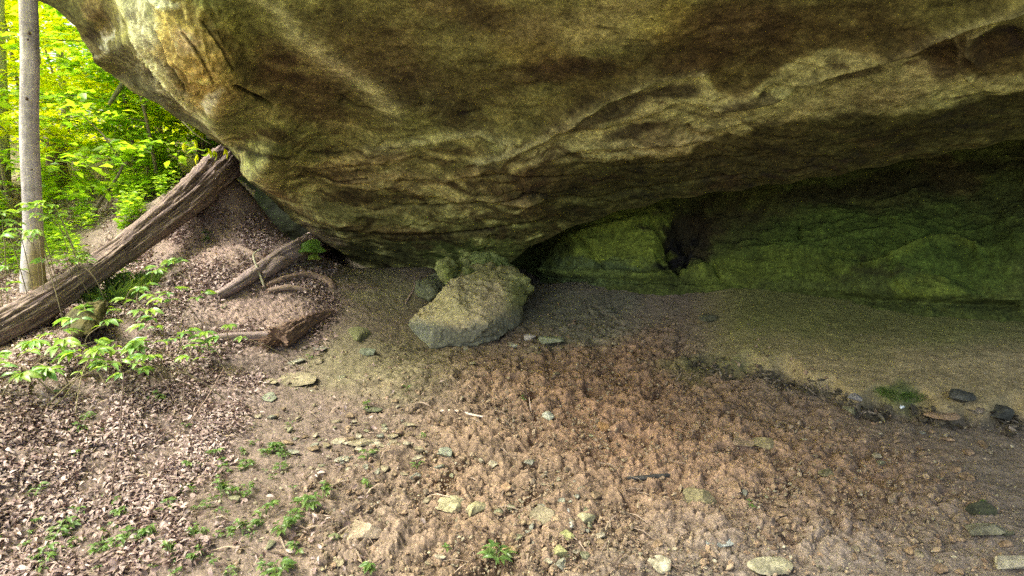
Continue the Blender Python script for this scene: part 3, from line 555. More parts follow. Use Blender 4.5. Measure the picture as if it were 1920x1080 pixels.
o.name = 'mossy_rock'; tag(o, 'mossy ochre rock half hidden by grass and leaves below the fallen log', 'mossy rock')

# ------------------------------------------------------------------ generic small rocks, each its own mesh
import bmesh
def ico(sub):
    bm = bmesh.new(); bmesh.ops.create_icosphere(bm, subdivisions=sub, radius=1); V = np.array([v.co[:] for v in bm.verts]); F = np.array([[v.index for v in f.verts] for f in bm.faces]); bm.free(); return V, F
ICO = {k: ico(k) for k in (1, 2, 3, 4)}
def rock_shape(seed, dims, sub=3, cuts=9, rough=.06, cutmin=.5):
    r = np.random.default_rng(seed); V, F = ICO[sub]; V = V.copy()
    for _ in range(cuts):
        d = r.normal(size=3); d /= np.linalg.norm(d); h = r.uniform(cutmin, .85); k = np.clip(V @ d - h, 0, None); V -= k[:, None] * d
    if rough: V *= 1 + rough * fbm(V * 2 + seed % 97, 3, seed % 50)[:, None]
    V *= np.array(dims) / 2; return V, F
def place_rock(name, u, v, wpx, asp, hr, seed, col, label, cat, group=None, rz=None, tilt=0, sub=3, sink=.35, smooth=False, cutmin=.36):
    """wpx: width in the photograph's pixels at that spot, asp: depth/width, hr: height/width"""
    p = G1(u, v); s = wpx / FPX * np.linalg.norm(p - CAMP)
    V, F = rock_shape(seed, (s, s * asp, s * hr), sub, cutmin=cutmin, cuts=13, rough=.1)
    a = rz if rz is not None else random.uniform(0, 6.28); V = V @ np.array(Matrix.Rotation(a, 3, 'Z')).T
    if tilt: V = V @ np.array(Matrix.Rotation(tilt, 3, 'X')).T
    n = fbm(V / s * 2.5 + seed, 3, 3); c = np.array(col) * (.82 + .6 * n)[:, None]
    p = p + np.array([0, 0, s * hr * (.5 - sink) + .006])
    o = mesh(name, V, F, M_STONE, col=c.clip(.01, .9), smooth=smooth, loc=tuple(p)); tag(o, label, cat, group); return o
TAN = (.29, .25, .17); GREY = (.26, .26, .21); PALE = (.38, .34, .255); DARK = (.10, .10, .075); RED = (.33, .21, .13)
rocks = [
    ('stone_slab', 552, 718, 92, .62, .10, TAN, 'largest flat pale slab at the edge of the leaf litter'), ('stone_slab', 502, 748, 46, .65, .16, (.24, .26, .2), 'small grey slab just below the largest flat pale slab'), ('stone_slab', 497, 718, 46, .5, .08, TAN, 'thin pinkish flake against the left end of the largest slab'),
    ('stone_slab', 556, 680, 40, .5, .12, GREY, 'pale flat stone lying below the rotten branch'), ('stone_slab', 690, 662, 52, .6, .18, (.17, .19, .14), 'dull green flat rock below the small round dark rock'), ('stone_slab', 603, 655, 36, .5, .12, GREY, 'grey flake right of the rotten branch end'),
    ('stone', 598, 678, 26, .7, .3, TAN, 'tan stone between the slab and the rotten branch'), ('stone', 700, 770, 34, .45, .25, (.12, .13, .08), 'dark splinter of stone in the middle of the bare slope'),
    ('stone_slab', 963, 650, 34, .45, .12, (.5, .5, .4), 'pale thin flake lying before the right foot of the boulder'), ('stone_slab', 992, 634, 34, .45, .35, (.4, .36, .32), 'tilted pinkish flake leaning beside the pale flake near the boulder'), ('stone_slab', 1030, 642, 64, .5, .25, (.24, .26, .18), 'grey green flat stone right of the boulder'),
    ('stone', 1000, 655, 22, .8, .5, TAN, 'little yellow stone between the flakes near the boulder'), ('stone', 874, 656, 14, .7, .5, PALE, 'tiny pale stone under the front edge of the boulder'), ('stone', 1028, 785, 24, .75, .8, (.42, .43, .35), 'round pale grey pebble standing right of the white stick'), ('stone', 1130, 803, 26, .8, .7, (.42, .25, .12), 'orange brown angular stone in the reddish mud'),
    ('stone', 678, 835, 50, .4, .25, TAN, 'long tan flake in the stone scatter on the slope'), ('stone', 705, 832, 30, .8, .3, PALE, 'pale blocky chip in the stone scatter on the slope'), ('stone', 638, 828, 32, .6, .2, PALE, 'leftmost pale chip of the stone scatter on the slope'), ('stone', 765, 798, 34, .5, .2, TAN, 'thin tan flake above the stone scatter'), ('stone', 735, 820, 30, .5, .2, TAN, 'tan chip on the right of the stone scatter'), ('stone', 645, 862, 36, .4, .2, GREY, 'grey sliver below the stone scatter'),
    ('stone', 682, 1000, 84, .6, .42, (.34, .27, .2), 'large brown stone bedded at the bottom left of the mud'), ('stone', 624, 1010, 26, .6, .8, (.16, .18, .09), 'small green pointed stone left of the large brown stone'), ('stone', 850, 950, 62, .55, .35, (.38, .35, .22), 'pale lichen toned stone in the lower mud, left one of a pair'), ('stone', 893, 957, 48, .7, .42, (.36, .33, .2), 'pale stone in the lower mud, right one of a pair'),
    ('stone', 1008, 968, 62, .6, .35, TAN, 'broad tan stone beside the white quartz pebbles'), ('stone', 1062, 962, 24, 1.3, .7, (.5, .5, .48), 'white oval quartz pebble in the lower mud'), ('stone', 1071, 988, 18, .8, .7, (.5, .5, .46), 'smaller white pebble just below the oval quartz one'), ('stone', 1100, 978, 36, .8, .6, (.34, .32, .2), 'blocky olive stone right of the white pebbles'), ('stone', 1042, 978, 30, .7, .5, (.4, .3, .2), 'brown curved stone touching the broad tan stone'), ('stone', 1062, 1005, 32, .9, .5, (.3, .31, .14), 'yellow green stone below the white pebbles'),
    ('stone', 1050, 1040, 44, .6, .4, (.27, .27, .13), 'mossy stone at the bottom edge of the mud'), ('stone', 952, 918, 28, .8, .6, (.4, .27, .17), 'smooth orange brown pebble above the paired stones'), ('stone', 955, 1035, 36, .7, .4, (.42, .3, .18), 'light brown stone beside the green seedling at the bottom'), ('stone', 835, 852, 34, .8, .4, (.27, .29, .23), 'greyish mossy lump in the middle of the slope'), ('stone', 1380, 920, 30, .8, .7, (.33, .23, .16), 'round brown cobble in the mud right of the dark bark strip'), ('stone', 1395, 927, 14, .8, .7, GREY, 'small grey pebble touching the round brown cobble'),
    ('stone', 1312, 938, 80, .5, .25, (.25, .22, .13), 'long olive brown stone sunk in the mud'), ('stone', 1235, 1058, 48, .9, .4, (.4, .37, .28), 'pale cream angular block at the bottom edge'), ('stone', 1052, 1062, 30, .8, .5, GREY, 'grey stone low at the bottom edge between mossy stone and cream block'), ('stone', 1435, 838, 52, .6, .35, (.27, .23, .14), 'mud coated stone in the upper mud, right one of a pair'), ('stone', 1388, 832, 52, .6, .35, (.33, .25, .17), 'mud coated stone in the upper mud, left one of a pair'),
    ('stone_slab', 1888, 1058, 88, .35, .14, (.52, .48, .37), 'long pale slab at the bottom right corner'), ('stone_slab', 1840, 1000, 90, .4, .2, (.26, .25, .18), 'grey brown slab lying near the right edge of the floor'), ('stone_slab', 1830, 962, 52, .45, .4, (.08, .085, .05), 'dark tilted slab near the right edge of the floor'), ('stone_slab', 1440, 1062, 70, .5, .2, (.36, .34, .24), 'buried greenish slab at the bottom edge of the floor'), ('stone', 1350, 1018, 60, .6, .2, (.34, .37, .36), 'bluish grey clay lump in the pale soil'),
    ('stone_slab', 1765, 785, 54, .45, .22, (.36, .25, .16), 'reddish brown flat stone in the dark crevice'), ('stone', 1870, 778, 46, .7, .5, (.08, .085, .075), 'blackish stone at the right end of the crevice'), ('stone', 1800, 752, 40, .8, .6, (.09, .095, .085), 'blue black rounded stone above the crevice'), ('stone', 1603, 748, 24, .8, .6, (.28, .28, .3), 'small grey stone at the left end of the crevice'), ('stone', 1595, 770, 26, .8, .5, (.22, .22, .14), 'olive stone below the small grey stone at the crevice'), ('stone', 1690, 765, 9, .8, .8, (.75, .85, .95), 'tiny bluish white pebble below the green moss patch'),
    ('stone', 1550, 888, 34, .5, .3, (.22, .2, .12), 'small flat stone in the right half of the mud'), ('stone_slab', 1325, 602, 50, .4, .3, (.12, .125, .08), 'dark slate sticking out of the upper floor'), ('stone', 1012, 668, 30, .7, .4, (.2, .18, .11), 'dark clod below the flakes near the boulder'), ('stone', 1145, 585, 40, .6, .3, (.17, .17, .13), 'low grey stone beyond the boulder on the dark floor'), ('stone', 1090, 650, 34, .6, .3, (.25, .2, .13), 'brown stone where the red mud begins'),
    ('stone', 500, 855, 18, .8, .4, PALE, 'pale pebble on the bare slope left of the seedlings'), ('stone', 486, 782, 14, .8, .4, PALE, 'small pale pebble under the grey slab'), ('stone', 150, 663, 22, .7, .4, (.5, .42, .36), 'pale stone among leaves at the left edge')]
for i, (nm, u, v, wp, asp, hr, col, lab) in enumerate(rocks):
    slab = nm == 'stone_slab'
    place_rock(nm, u, v, wp * 1.05, min(asp * 1.5, 1.1), hr, 300 + i, col, lab, 'stone slab' if slab else 'stone', rz=random.uniform(-.35, .35), sub=4 if wp > 60 else 3, sink=.3 if slab else .42, tilt=(.35 if 'tilted' in lab else 0), smooth=('pebble' in lab or 'cobble' in lab))
# repeated anonymous chips
k = 0
for i in range(3000):
    if k >= 230: break
    u = rng.uniform(420, 1900); v = rng.uniform(600, 1075)
    if k < 70: u, v = rng.normal(690, 75), rng.normal(835, 45)
    elif k < 110: u, v = rng.normal(1010, 90), rng.normal(985, 35)
    if v > 1078: continue
    if v < 640 + .0 * u and u < 1050: continue
    if u > 1300 and v < 800: continue
    if u < 900 and rng.random() < .3: continue
    if litter_mask(np.array([u]), np.array([float(v)]), 0)[0] > .3: continue
    pal = [TAN, GREY, PALE, (.3, .22, .15), (.27, .2, .13), (.22, .22, .14)][rng.integers(6)]
    if u > 1150 and rng.random() < .7: pal = (.31, .22, .145)
    place_rock('stone', u, v, rng.uniform(9, 24) * (.5 + v / 1400), rng.uniform(.6, 1), rng.uniform(.25, .6), 600 + i, np.array(pal) * .9, 'little angular stone chip scattered on the bare floor', 'stone', 'stone chips scattered on the floor', sub=2); k += 1

# ------------------------------------------------------------------ loose gravel, clods and leaf litter (nobody could count them)
def scatter(n, u0, u1, v0, v1, maskf, power=1.0):
    out = []; tot = 0
    while tot < n:
        u = rng.uniform(u0, u1, 4000); v = v0 + (v1 - v0) * rng.random(4000) ** power
        m = rng.random(4000) < maskf(u, v); u = u[m]; v = v[m]; out.append(G(u, v)); tot += len(u)
    return np.concatenate(out)[:n]
def nz2(u, v, f=120., s=0): return noise(np.stack([u / f, v / f, 0 * u + s], -1), 5)
def inst(geo, base_V, F, P, S, rot, col):
    """append many transformed copies of a small shape"""
    n = len(P); V = base_V[None] * S[:, None, :]; V = np.einsum('nij,nkj->nki', rot, V) + P[:, None, :]
    k = base_V.shape[0]; FF = (F[None] + (np.arange(n) * k)[:, None, None]).reshape(-1, F.shape[1])
    geo.add(V.reshape(-1, 3), FF, np.repeat(col, k, axis=0))
def rots(n, tilt):
    a = rng.uniform(0, 2 * np.pi, n); b = rng.normal(0, tilt, n); c = rng.normal(0, tilt, n)
    ca, sa, cb, sb, cc, s_ = np.cos(a), np.sin(a), np.cos(b), np.sin(b), np.cos(c), np.sin(c); z = np.zeros(n); o1 = np.ones(n)
    Rz = np.stack([ca, -sa, z, sa, ca, z, z, z, o1], -1).reshape(n, 3, 3); Rx = np.stack([o1, z, z, z, cb, -sb, z, sb, cb], -1).reshape(n, 3, 3); Ry = np.stack([cc, z, s_, z, o1, z, -s_, z, cc], -1).reshape(n, 3, 3)
    return Rx @ Ry @ Rz
def mudw(u, v):
    m = np.maximum.reduce([blob(u, v, 1150, 850, 440, 220, 8, .45), blob(u, v, 1450, 900, 350, 130, 12, .5), blob(u, v, 900, 980, 340, 170, 0, .5), blob(u, v, 1230, 680, 190, 70, 25, .5), .35 * blob(u, v, 1600, 1060, 400, 100, 0, .5), .4 * blob(u, v, 1060, 580, 120, 50, 0, .5)])
    return m * (.45 + .55 * sstep(-.3, .3, nz2(u, v, 60)))
g = Geo()
for vi in range(6):
    V, F = rock_shape(900 + vi, (1, 1, .8), 1 if vi < 4 else 2, 4, .9, .6); n = 2400 if vi < 4 else 1500
    P = scatter(n, 560, 1920, 560, 1080, mudw); s = .005 + (.014 if vi < 4 else .034) * rng.random(n) ** (2 if vi < 4 else 1.6); S = np.stack([s, s * rng.uniform(.6, 1, n), s * rng.uniform(.5, 1, n)], -1)
    t = rng.random(n)[:, None]; col = (np.array([.26, .175, .12]) * t + np.array([.31, .245, .175]) * (1 - t)) * rng.uniform(.6, 1.15, n)[:, None]
    P[:, 2] += s * .15 + rng.uniform(-.006, .010, n); inst(g, V, F, P, S, rots(n, 1.0), col)
o = g.build('mud_clods', M_SOIL, smooth=False); tag(o, 'churned reddish mud clods covering the middle of the floor', 'mud clods', kind='stuff')
g = Geo()
def gravw(u, v): return (1 - litter_mask(u, v, 0)) * (1 - .72 * ((u > 1290) & (v < 790))) * (.25 + .75 * sstep(-.15, .4, nz2(u, v, 90, 3)))
for vi in range(5):
    V, F = rock_shape(950 + vi, (1, 1, .5), 1, 5, 0, .45); n = 1500
    P = scatter(n, 380, 2500, 500, 1180, gravw); s = .007 + .022 * rng.random(n) ** 2.5; S = np.stack([s, s * rng.uniform(.5, 1, n), s * rng.uniform(.4, 1, n)], -1)
    t = rng.random(n)[:, None]; col = (np.array([.24, .19, .13]) * t + np.array([.38, .35, .26]) * (1 - t)) * rng.uniform(.5, 1.1, n)[:, None]
    P[:, 2] += s * .2; inst(g, V, F, P, S, rots(n, .5), col)
o = g.build('gravel', M_STONE, smooth=False); tag(o, 'fine stone chips and grit strewn over the bare soil', 'gravel', kind='stuff')

# dark broken debris caught along the foot of the silt bank
g = Geo()
for vi in range(5):
    V, F = rock_shape(980 + vi, (1, .7, .4), 1, 6, 0, .35); n = 150
    u = rng.uniform(1300, 1960, n); v = np.interp(u, [p[0] for p in SCARP], [p[1] for p in SCARP]) + rng.normal(2, 9, n) + 6 * np.sin(u / 23); cl = noise(np.stack([u / 45, v / 45, 0 * u], -1), 9) > -.12; u, v = u[cl], v[cl]; n = len(u)
    P = G(u, v); s = .012 + .05 * rng.random(n) ** 2.5; S = np.stack([s * 1.4, s, s * .8], -1); P[:, 2] += s * .15
    inst(g, V, F, P, S, rots(n, .5), np.where(rng.random(n)[:, None] < .8, np.array([.09, .08, .06]), np.array([.2, .17, .14])) * rng.uniform(.5, 1.2, n)[:, None])
o = g.build('dark_debris', M_STONE, smooth=False); tag(o, 'dark wet debris lining the crevice at the foot of the silt bank', 'debris', kind='stuff')

# dead leaves: curled blades
def leaf_blade(nseg=3, curl=.25, wid=.42, tip=1.3):
    y = np.linspace(0, 1, nseg + 1); wv = wid * np.sin(np.pi * np.clip(y, 0.04, .97) ** (1 / tip)) ** .8; z = curl * (np.sin(y * np.pi) - .3)
    V = []
    for k_ in range(nseg + 1): V += [(-wv[k_] / 1, y[k_] - .5, z[k_] + .10 * wv[k_] * 2), (0, y[k_] - .5, z[k_]), (wv[k_] / 1, y[k_] - .5, z[k_] + .10 * wv[k_] * 2)]
    F = []
    for k_ in range(nseg):
        a = k_ * 3; F += [(a, a + 1, a + 4, a + 3), (a + 1, a + 2, a + 5, a + 4)]
    V = np.array(V, float); V[:, 0] *= .8
    return V, np.array(F)
g = Geo()
def litw(u, v):
    m = litter_mask(u, v, .6 * nz2(u, v, 160, 1)) * (.08 + .92 * sstep(-.3, .2, nz2(u, v, 70, 7)))
    bare = np.maximum.reduce([.85 * blob(u, v, 385, 450, 45, 42, 20, .4), blob(u, v, 510, 580, 75, 45, 10, .5), blob(u, v, 460, 680, 60, 28, 0, .5), .6 * blob(u, v, 250, 1020, 260, 60, -12, .5)]); return m * (1 - .96 * bare) + .012 * sstep(250, 0, u - 600) * (v > 650)
for vi in range(6):
    V, F = leaf_blade(3, [.1, .25, .35, -.2, .15, .5][vi], [.3, .24, .2, .33, .15, .26][vi]); n = 9500
    P = np.concatenate([scatter(n // 2, -120, 1000, 330, 1140, litw), scatter(n // 2, -120, 700, 400, 1140, litw), scatter(n // 3, -1300, -110, 380, 1200, lambda u, v: litw(np.maximum(u, -100), v))]); n = len(P); dist = np.linalg.norm(P - CAMP, axis=1)
    s = rng.uniform(.014, .045, n) * (1 + .10 * np.clip(dist - 4, 0, 6)); S = np.stack([s, s, s], -1)
    pu, pv = proj(P); t = np.clip(rng.random(n) + .45 * nz2(pu, pv, 130, 31), 0, .999); col = np.where(t[:, None] < .35, np.array([.42, .335, .325]), np.where(t[:, None] < .8, np.array([.29, .21, .20]), np.array([.15, .105, .095]))) * rng.uniform(.7, 1.25, n)[:, None]
    P[:, 2] += .012 + rng.random(n) * .022; inst(g, V, F, P, S, rots(n, .5), col)
o = g.build('leaf_litter', M_LITTER); tag(o, 'thick purplish brown dead leaf litter over the left bank', 'leaf litter', kind='stuff')
# shreds and bark fibres
g = Geo(); V, F = leaf_blade(2, .1, .06); n = 3800
P = np.concatenate([scatter(3400, -50, 720, 330, 1000, litw), scatter(400, 400, 1300, 540, 1080, lambda u, v: .3 + 0 * u)]); s = rng.uniform(.04, .16, n); S = np.stack([s * .7, s, s], -1); P[:, 2] += .015
inst(g, V, F, P, S, rots(n, .25), np.where(rng.random(n)[:, None] < .5, np.array([.36, .28, .23]), np.array([.14, .1, .08])) * rng.uniform(.6, 1.2, n)[:, None])
o = g.build('twig_litter', M_LITTER); tag(o, 'small broken twigs and bark shreds lying in the litter', 'twig litter', kind='stuff')

# ------------------------------------------------------------------ tubes for logs, trunks, branches
def tube_pts(pts, rad, seg=10, sub=6, wob=0, seed=0, ridg=0, fr=3.0, close=True, flat=1.0):
    pts = np.array(pts, float); k = len(pts); rad = np.array(rad, float) if np.ndim(rad) else np.full(k, rad)
    t = np.arange(k); tt = np.linspace(0, k - 1, (k - 1) * sub + 1)
    def cr(A):
        A = np.asarray(A, float); i = np.clip(tt.astype(int), 0, k - 2); f = tt - i
        a0 = A[np.clip(i - 1, 0, k - 1)]; a1 = A[i]; a2 = A[i + 1]; a3 = A[np.clip(i + 2, 0, k - 1)]
        if A.ndim > 1: f = f[:, None]
        return .5 * (2 * a1 + (a2 - a0) * f + (2 * a0 - 5 * a1 + 4 * a2 - a3) * f ** 2 + (3 * a1 - a0 - 3 * a2 + a3) * f ** 3)
    c = cr(pts); r = np.interp(tt, t, rad); d = np.gradient(c, axis=0); d /= np.linalg.norm(d, axis=1, keepdims=True) + 1e-9
    up = np.array([0, 0, 1.]) if abs(d[:, 2]).mean() < .8 else np.array([0, 1., 0]); s1 = np.cross(d, up); s1 /= np.linalg.norm(s1, axis=1, keepdims=True); s2 = np.cross(s1, d)
    a = np.linspace(0, 2 * np.pi, seg, endpoint=False)
    ring = np.cos(a)[None, :, None] * s1[:, None] + flat * np.sin(a)[None, :, None] * s2[:, None]
    L = np.r_[0, np.cumsum(np.linalg.norm(np.diff(c, axis=0), axis=1))]
    f = np.ones((len(c), seg)); H = f * 0
    if ridg or wob:
        Q = np.stack([np.cos(a)[None] * fr + 0 * L[:, None], np.sin(a)[None] * fr + 0 * L[:, None], L[:, None] / max(r.mean(), .01) * .22 + 0 * a[None]], -1)
        H = fbm(Q * 1.0, 4, seed, ridged=True); f = f + ridg * H + wob * fbm(Q * .4 + 3, 2, seed + 4)
    P = c[:, None] + ring * (r[:, None] * f)[..., None]
    V = P.reshape(-1, 3); n, m = len(c), seg
    i, j = np.meshgrid(np.arange(n - 1), np.arange(m), indexing='ij'); j2 = (j + 1) % m
    F = np.stack([i * m + j, i * m + j2, (i + 1) * m + j2, (i + 1) * m + j], -1).reshape(-1, 4)
    if close:
        V = np.concatenate([V, c[:1], c[-1:]]); jj = np.arange(m); j2 = (jj + 1) % m; a_ = n * m
        F = np.concatenate([F, np.stack([jj, j2, np.full(m, a_), np.full(m, a_)], -1)[:, :4], np.stack([(n - 1) * m + jj, (n - 1) * m + j2, np.full(m, a_ + 1), np.full(m, a_ + 1)], -1)])
        Ft = np.concatenate([F[:, [0, 1, 2]], F[:-2 * m][:, [0, 2, 3]]]); F = Ft
    Hh = H.ravel(); 
    if close: Hh = np.r_[Hh, 0, 0]
    return V, F, Hh
def shades(H, base, amt=.5): return (np.array(base)[None] * (1 + amt * H)[:, None]).clip(.01, .9)
def wood(name, pts, rad, base, parent=None, seg=28, sub=14, ridg=.16, wob=.12, seed=1, flat=1, mat=None, fr=3.0, amt=.6):
    V, F, H = tube_pts(pts, rad, seg, sub, wob, seed, ridg, fr, True, flat); ctr = np.array(pts[0], float) if parent is None else np.zeros(3)
    return mesh(name, V - ctr, F, mat or M_BARK, parent, shades(H, base, amt), loc=tuple(ctr) if parent is None else None)

# big fallen log propped against the rock
lp = [W(432, 300, 7.15), W(395, 335, 6.75), W(330, 393, 6.1), W(240, 462, 5.3), W(140, 535, 4.6), W(40, 598, 4.0), W(-60, 650, 3.5)]
log = wood('fallen_log', lp, [.165, .16, .122, .092, .088, .09, .08], (.14, .105, .095), seg=120, sub=40, ridg=.30, wob=.45, seed=11, fr=6.0, amt=1.0)
tag(log, 'long thick fallen log propped from the ground up against the overhang edge', 'fallen log')
root = log
g = Geo()
for (u0, v0, Y0, u1, v1, Y1, rr_) in ((60, 610, 3.95, 130, 570, 4.3, .05), (10, 640, 3.7, 110, 590, 4.15, .05), (-20, 655, 3.5, 60, 630, 3.8, .04)):
    V, F, H = tube_pts([W(u0, v0, Y0), W((u0 + u1) / 2, (v0 + v1) / 2, (Y0 + Y1) / 2 - .05), W(u1, v1, Y1)], [rr_ * .5, rr_, rr_ * .4], 12, 8, .3, 5, .35); g.add(V - np.array(lp[0]), F, shades(H, (.26, .19, .17)))
def ground_log(name, uv, radpx, base, label, cat, lift=.6, group=None, **kw):
    P = np.array([G1(u, v) for u, v in uv]); rad = np.array([r_ / FPX * np.linalg.norm(p - CAMP) for r_, p in zip(radpx, P)]); P[:, 2] += rad * lift
    o = wood(name, P, rad, base, **kw); tag(o, label, cat, group); return o
WD1 = (.22, .17, .165)
o1 = ground_log('dead_branch', [(405, 563), (440, 546), (480, 520), (520, 497), (560, 483), (602, 470)], [7, 9, 10, 12, 16, 20], WD1, 'forked grey dead branch rising to the mossy stump beside the overhang', 'dead branch', .8, seg=44, seed=21, fr=3, ridg=.32)
bp = np.array(o1.location)
V, F, H = tube_pts(np.array([G1(492, 528), G1(520, 508), G1(548, 490)]) + [0, 0, .05] - bp, [.03, .06, .05], 16, 10, .3, 7, .3); mesh('side_fork', V, F, M_BARK, o1, shades(H, WD1))
V, F, H = tube_pts(np.array([G1(497, 545), G1(485, 525), G1(478, 510), G1(495, 505)]) + np.array([[0, 0, .02], [0, 0, .1], [0, 0, .16], [0, 0, .2]]) - bp, [.012, .01, .009, .005], 6, 6); mesh('twig', V, F, M_BARK, o1, shades(H, (.35, .34, .25)))
ground_log('bark_slab', [(492, 540), (530, 527), (575, 520), (612, 530), (625, 545)], [4, 7, 8, 8, 5], (.19, .135, .11), 'curled upper strip of reddish bark below the forked dead branch', 'bark strip', .5, seg=28, seed=23, flat=.6, ridg=.5)
ground_log('bark_slab', [(500, 550), (540, 545), (575, 548)], [5, 8, 5], (.27, .2, .17), 'thin lower splinter of grey bark under the curled reddish strip', 'bark strip', .7, seg=20, seed=24, flat=.6, ridg=.3)
ground_log('dead_branch', [(305, 647), (360, 648), (420, 640), (470, 638), (528, 636)], [4, 6, 8, 8, 9], WD1, 'smooth straight log lying level across the leaf litter', 'dead branch', .7, seg=28, seed=25, ridg=.14)
o2 = ground_log('rotten_log', [(520, 650), (545, 636), (580, 612), (622, 590)], [16, 15, 10, 5], (.13, .085, .065), 'short rotten reddish log with a ragged crumbling end', 'rotten log', .7, seg=60, seed=27, ridg=.6, wob=.4, fr=4)
g = Geo(); b2 = np.array(o2.location)
for i in range(110):
    a = rng.uniform(0, 6.28); q = np.array([G1(518 + 10 * math.cos(a), 652 + 6 * math.sin(a))])[0]; q[2] += .05 + .05 * math.sin(a); d = np.array([rng.normal(-.05, .03), rng.normal(-.06, .03), rng.normal(-.02, .03)])
    V, F, H = tube_pts([q - b2, q - b2 + d], [.01, .002], 5, 2); g.add(V, F, shades(H, (.13, .08, .055)))
g.build('splintered_end', M_BARK, o2)
twigs = [([(825, 772), (855, 772), (890, 780), (935, 787)], [2.6, 3, 2.6, 1.5], (.5, .42, .36), 'pale bare stick lying on the open floor'), ([(1175, 897), (1215, 899), (1250, 893), (1280, 888)], [2, 6, 5, 2], (.035, .035, .035), 'blackened strip of bark lying on the red mud'), ([(380, 778), (420, 772), (470, 768)], [3, 3, 2], (.22, .16, .14), 'thin brown stick on the soil left of the grey slab'), ([(636, 1000), (670, 975), (706, 945)], [2, 2.5, 2], (.2, .16, .12), 'thin straight twig leaning over the large brown stone'),
         ([(390, 478), (420, 492), (450, 503)], [2.5, 2.5, 2], (.16, .12, .1), 'dark twig on the bare mound'), ([(445, 465), (470, 478), (495, 490)], [5, 6, 4], (.2, .15, .13), 'short stub of wood on the mound above the forked branch'), ([(600, 590), (625, 575), (640, 558)], [2, 2, 1], (.25, .2, .16), 'curved twig rising from the tip of the rotten log'), ([(778, 520), (777, 540), (768, 556), (760, 570)], [1.5, 1.5, 1.5, 1], (.3, .22, .2), 'thin crooked rootlet hanging left of the boulder'), ([(300, 560), (340, 580), (370, 600)], [2, 2, 1.5], (.3, .25, .22), 'grey stick in the litter below the log'), ([(1140, 800), (1170, 797), (1198, 788)], [2, 2, 1], (.12, .08, .06), 'dark twig beside the orange stone')]
for i, (uv, rp, col, lab) in enumerate(twigs): ground_log('bark_strip' if 'bark' in lab else 'stick', uv, rp, col, lab, 'bark strip' if 'bark' in lab else 'stick', .6, seg=9, sub=8, seed=60 + i, ridg=.2, wob=.2, flat=.7)

# ------------------------------------------------------------------ leaves
LB, LF = leaf_blade(4, .12, .36, 1.25); LB2, LF2 = leaf_blade(2, .1, .36, 1.2)
def frame(d, up=(0, 0, 1)):
    """rotation whose +Y is d and +Z near up"""
    d = np.asarray(d, float); d = d / (np.linalg.norm(d, axis=-1, keepdims=True) + 1e-9); up = np.broadcast_to(np.asarray(up, float), d.shape)
    x = np.cross(d, up); x /= np.linalg.norm(x, axis=-1, keepdims=True) + 1e-9; z = np.cross(x, d); return np.stack([x, d, z], -1)
def leaves(geo, base, dirs, size, cols, up=None, low=False, widf=1.0):
    """blades starting at base and pointing along dirs"""
    V, F = (LB2, LF2) if low else (LB, LF); V = V + np.array([0, .5, 0]); n = len(base)
    upv = np.array([0, 0, 1.]) + rng.normal(0, .28, (n, 3)) if up is None else up
    S = np.stack([size * widf, size, size], -1); inst(geo, V, F, np.asarray(base), S, frame(dirs, upv), cols)
def gcol(n, kind='mid'):
    a, b = {'mid': ((.17, .35, .03), (.36, .52, .05)), 'pale': ((.17, .36, .13), (.30, .46, .06)), 'far': ((.42, .56, .03), (.72, .76, .06)), 'seed': ((.10, .21, .06), (.20, .30, .09)), 'dark': ((.05, .13, .02), (.12, .24, .03))}[kind]
    t = rng.random(n)[:, None]; return (np.array(a) * t + np.array(b) * (1 - t)) * rng.uniform(.7, 1.2, n)[:, None]

def sapling(name, H, spread, nb, lsize, kind='far', rad=.03, lean=(0, 0), start=.25, perb=26, seed=0, crown_name='crown'):
    """trunk with near-horizontal limbs that carry fans of leaves"""
    global rng; r0 = rng; rng = np.random.default_rng(seed)
    root = empty(name); tp = np.array([[0, 0, -.2], [lean[0] * .2 + rng.normal(0, .05), lean[1] * .2, H * .3], [lean[0] * .6, lean[1] * .6 + rng.normal(0, .08), H * .65], [lean[0], lean[1], H]])
    V, F, Hh = tube_pts(tp, [rad * 1.2, rad, rad * .65, rad * .2], 10, 8, .1, seed, .06); g1 = Geo(); g1.add(V, F, shades(Hh, (.16, .13, .10)))
    gl = Geo(); gb = Geo()
    for b in range(nb):
        t = start + (1 - start) * (b + rng.random()) / nb; i = t * 3; k_ = min(int(i), 2); p0 = tp[k_] + (tp[k_ + 1] - tp[k_]) * (i - k_)
        a = rng.uniform(0, 6.28); L = spread * (1 - .55 * t) * rng.uniform(.6, 1.15); d = np.array([math.cos(a), math.sin(a), rng.uniform(-.05, .35)])
        pts = [p0, p0 + d * L * .5 + rng.normal(0, .04 * L, 3), p0 + d * L + np.array([0, 0, -.12 * L])]
        V, F, Hh = tube_pts(pts, [rad * .35, rad * .2, rad * .08], 5, 4, 0, 0, 0); gb.add(V, F, shades(Hh, (.14, .12, .08)))
        n = int(perb * L / spread * 1.6) + 6; s_ = rng.random(n) ** .7; base = p0 + (pts[1] - p0) * np.clip(s_ * 2, 0, 1)[:, None] + (pts[2] - pts[1]) * np.clip(s_ * 2 - 1, 0, 1)[:, None]
        side = np.cross(d, [0, 0, 1]); base = base + side * rng.normal(0, .22 * L, n)[:, None] * s_[:, None] + rng.normal(0, .05 * L, (n, 3)) * np.array([1, 1, .7])
        an = rng.uniform(0, 6.28, n); dirs = np.stack([np.cos(an), np.sin(an), rng.normal(-.15, .2, n)], -1) + d * .7
        leaves(gl, base, dirs, lsize * rng.uniform(.6, 1.3, n), gcol(n, kind), low=True)
    g1.build('trunk', M_BARK, root); gb.build('branches', M_BARK, root); gl.build(crown_name, M_LEAF, root); rng = r0
    return root
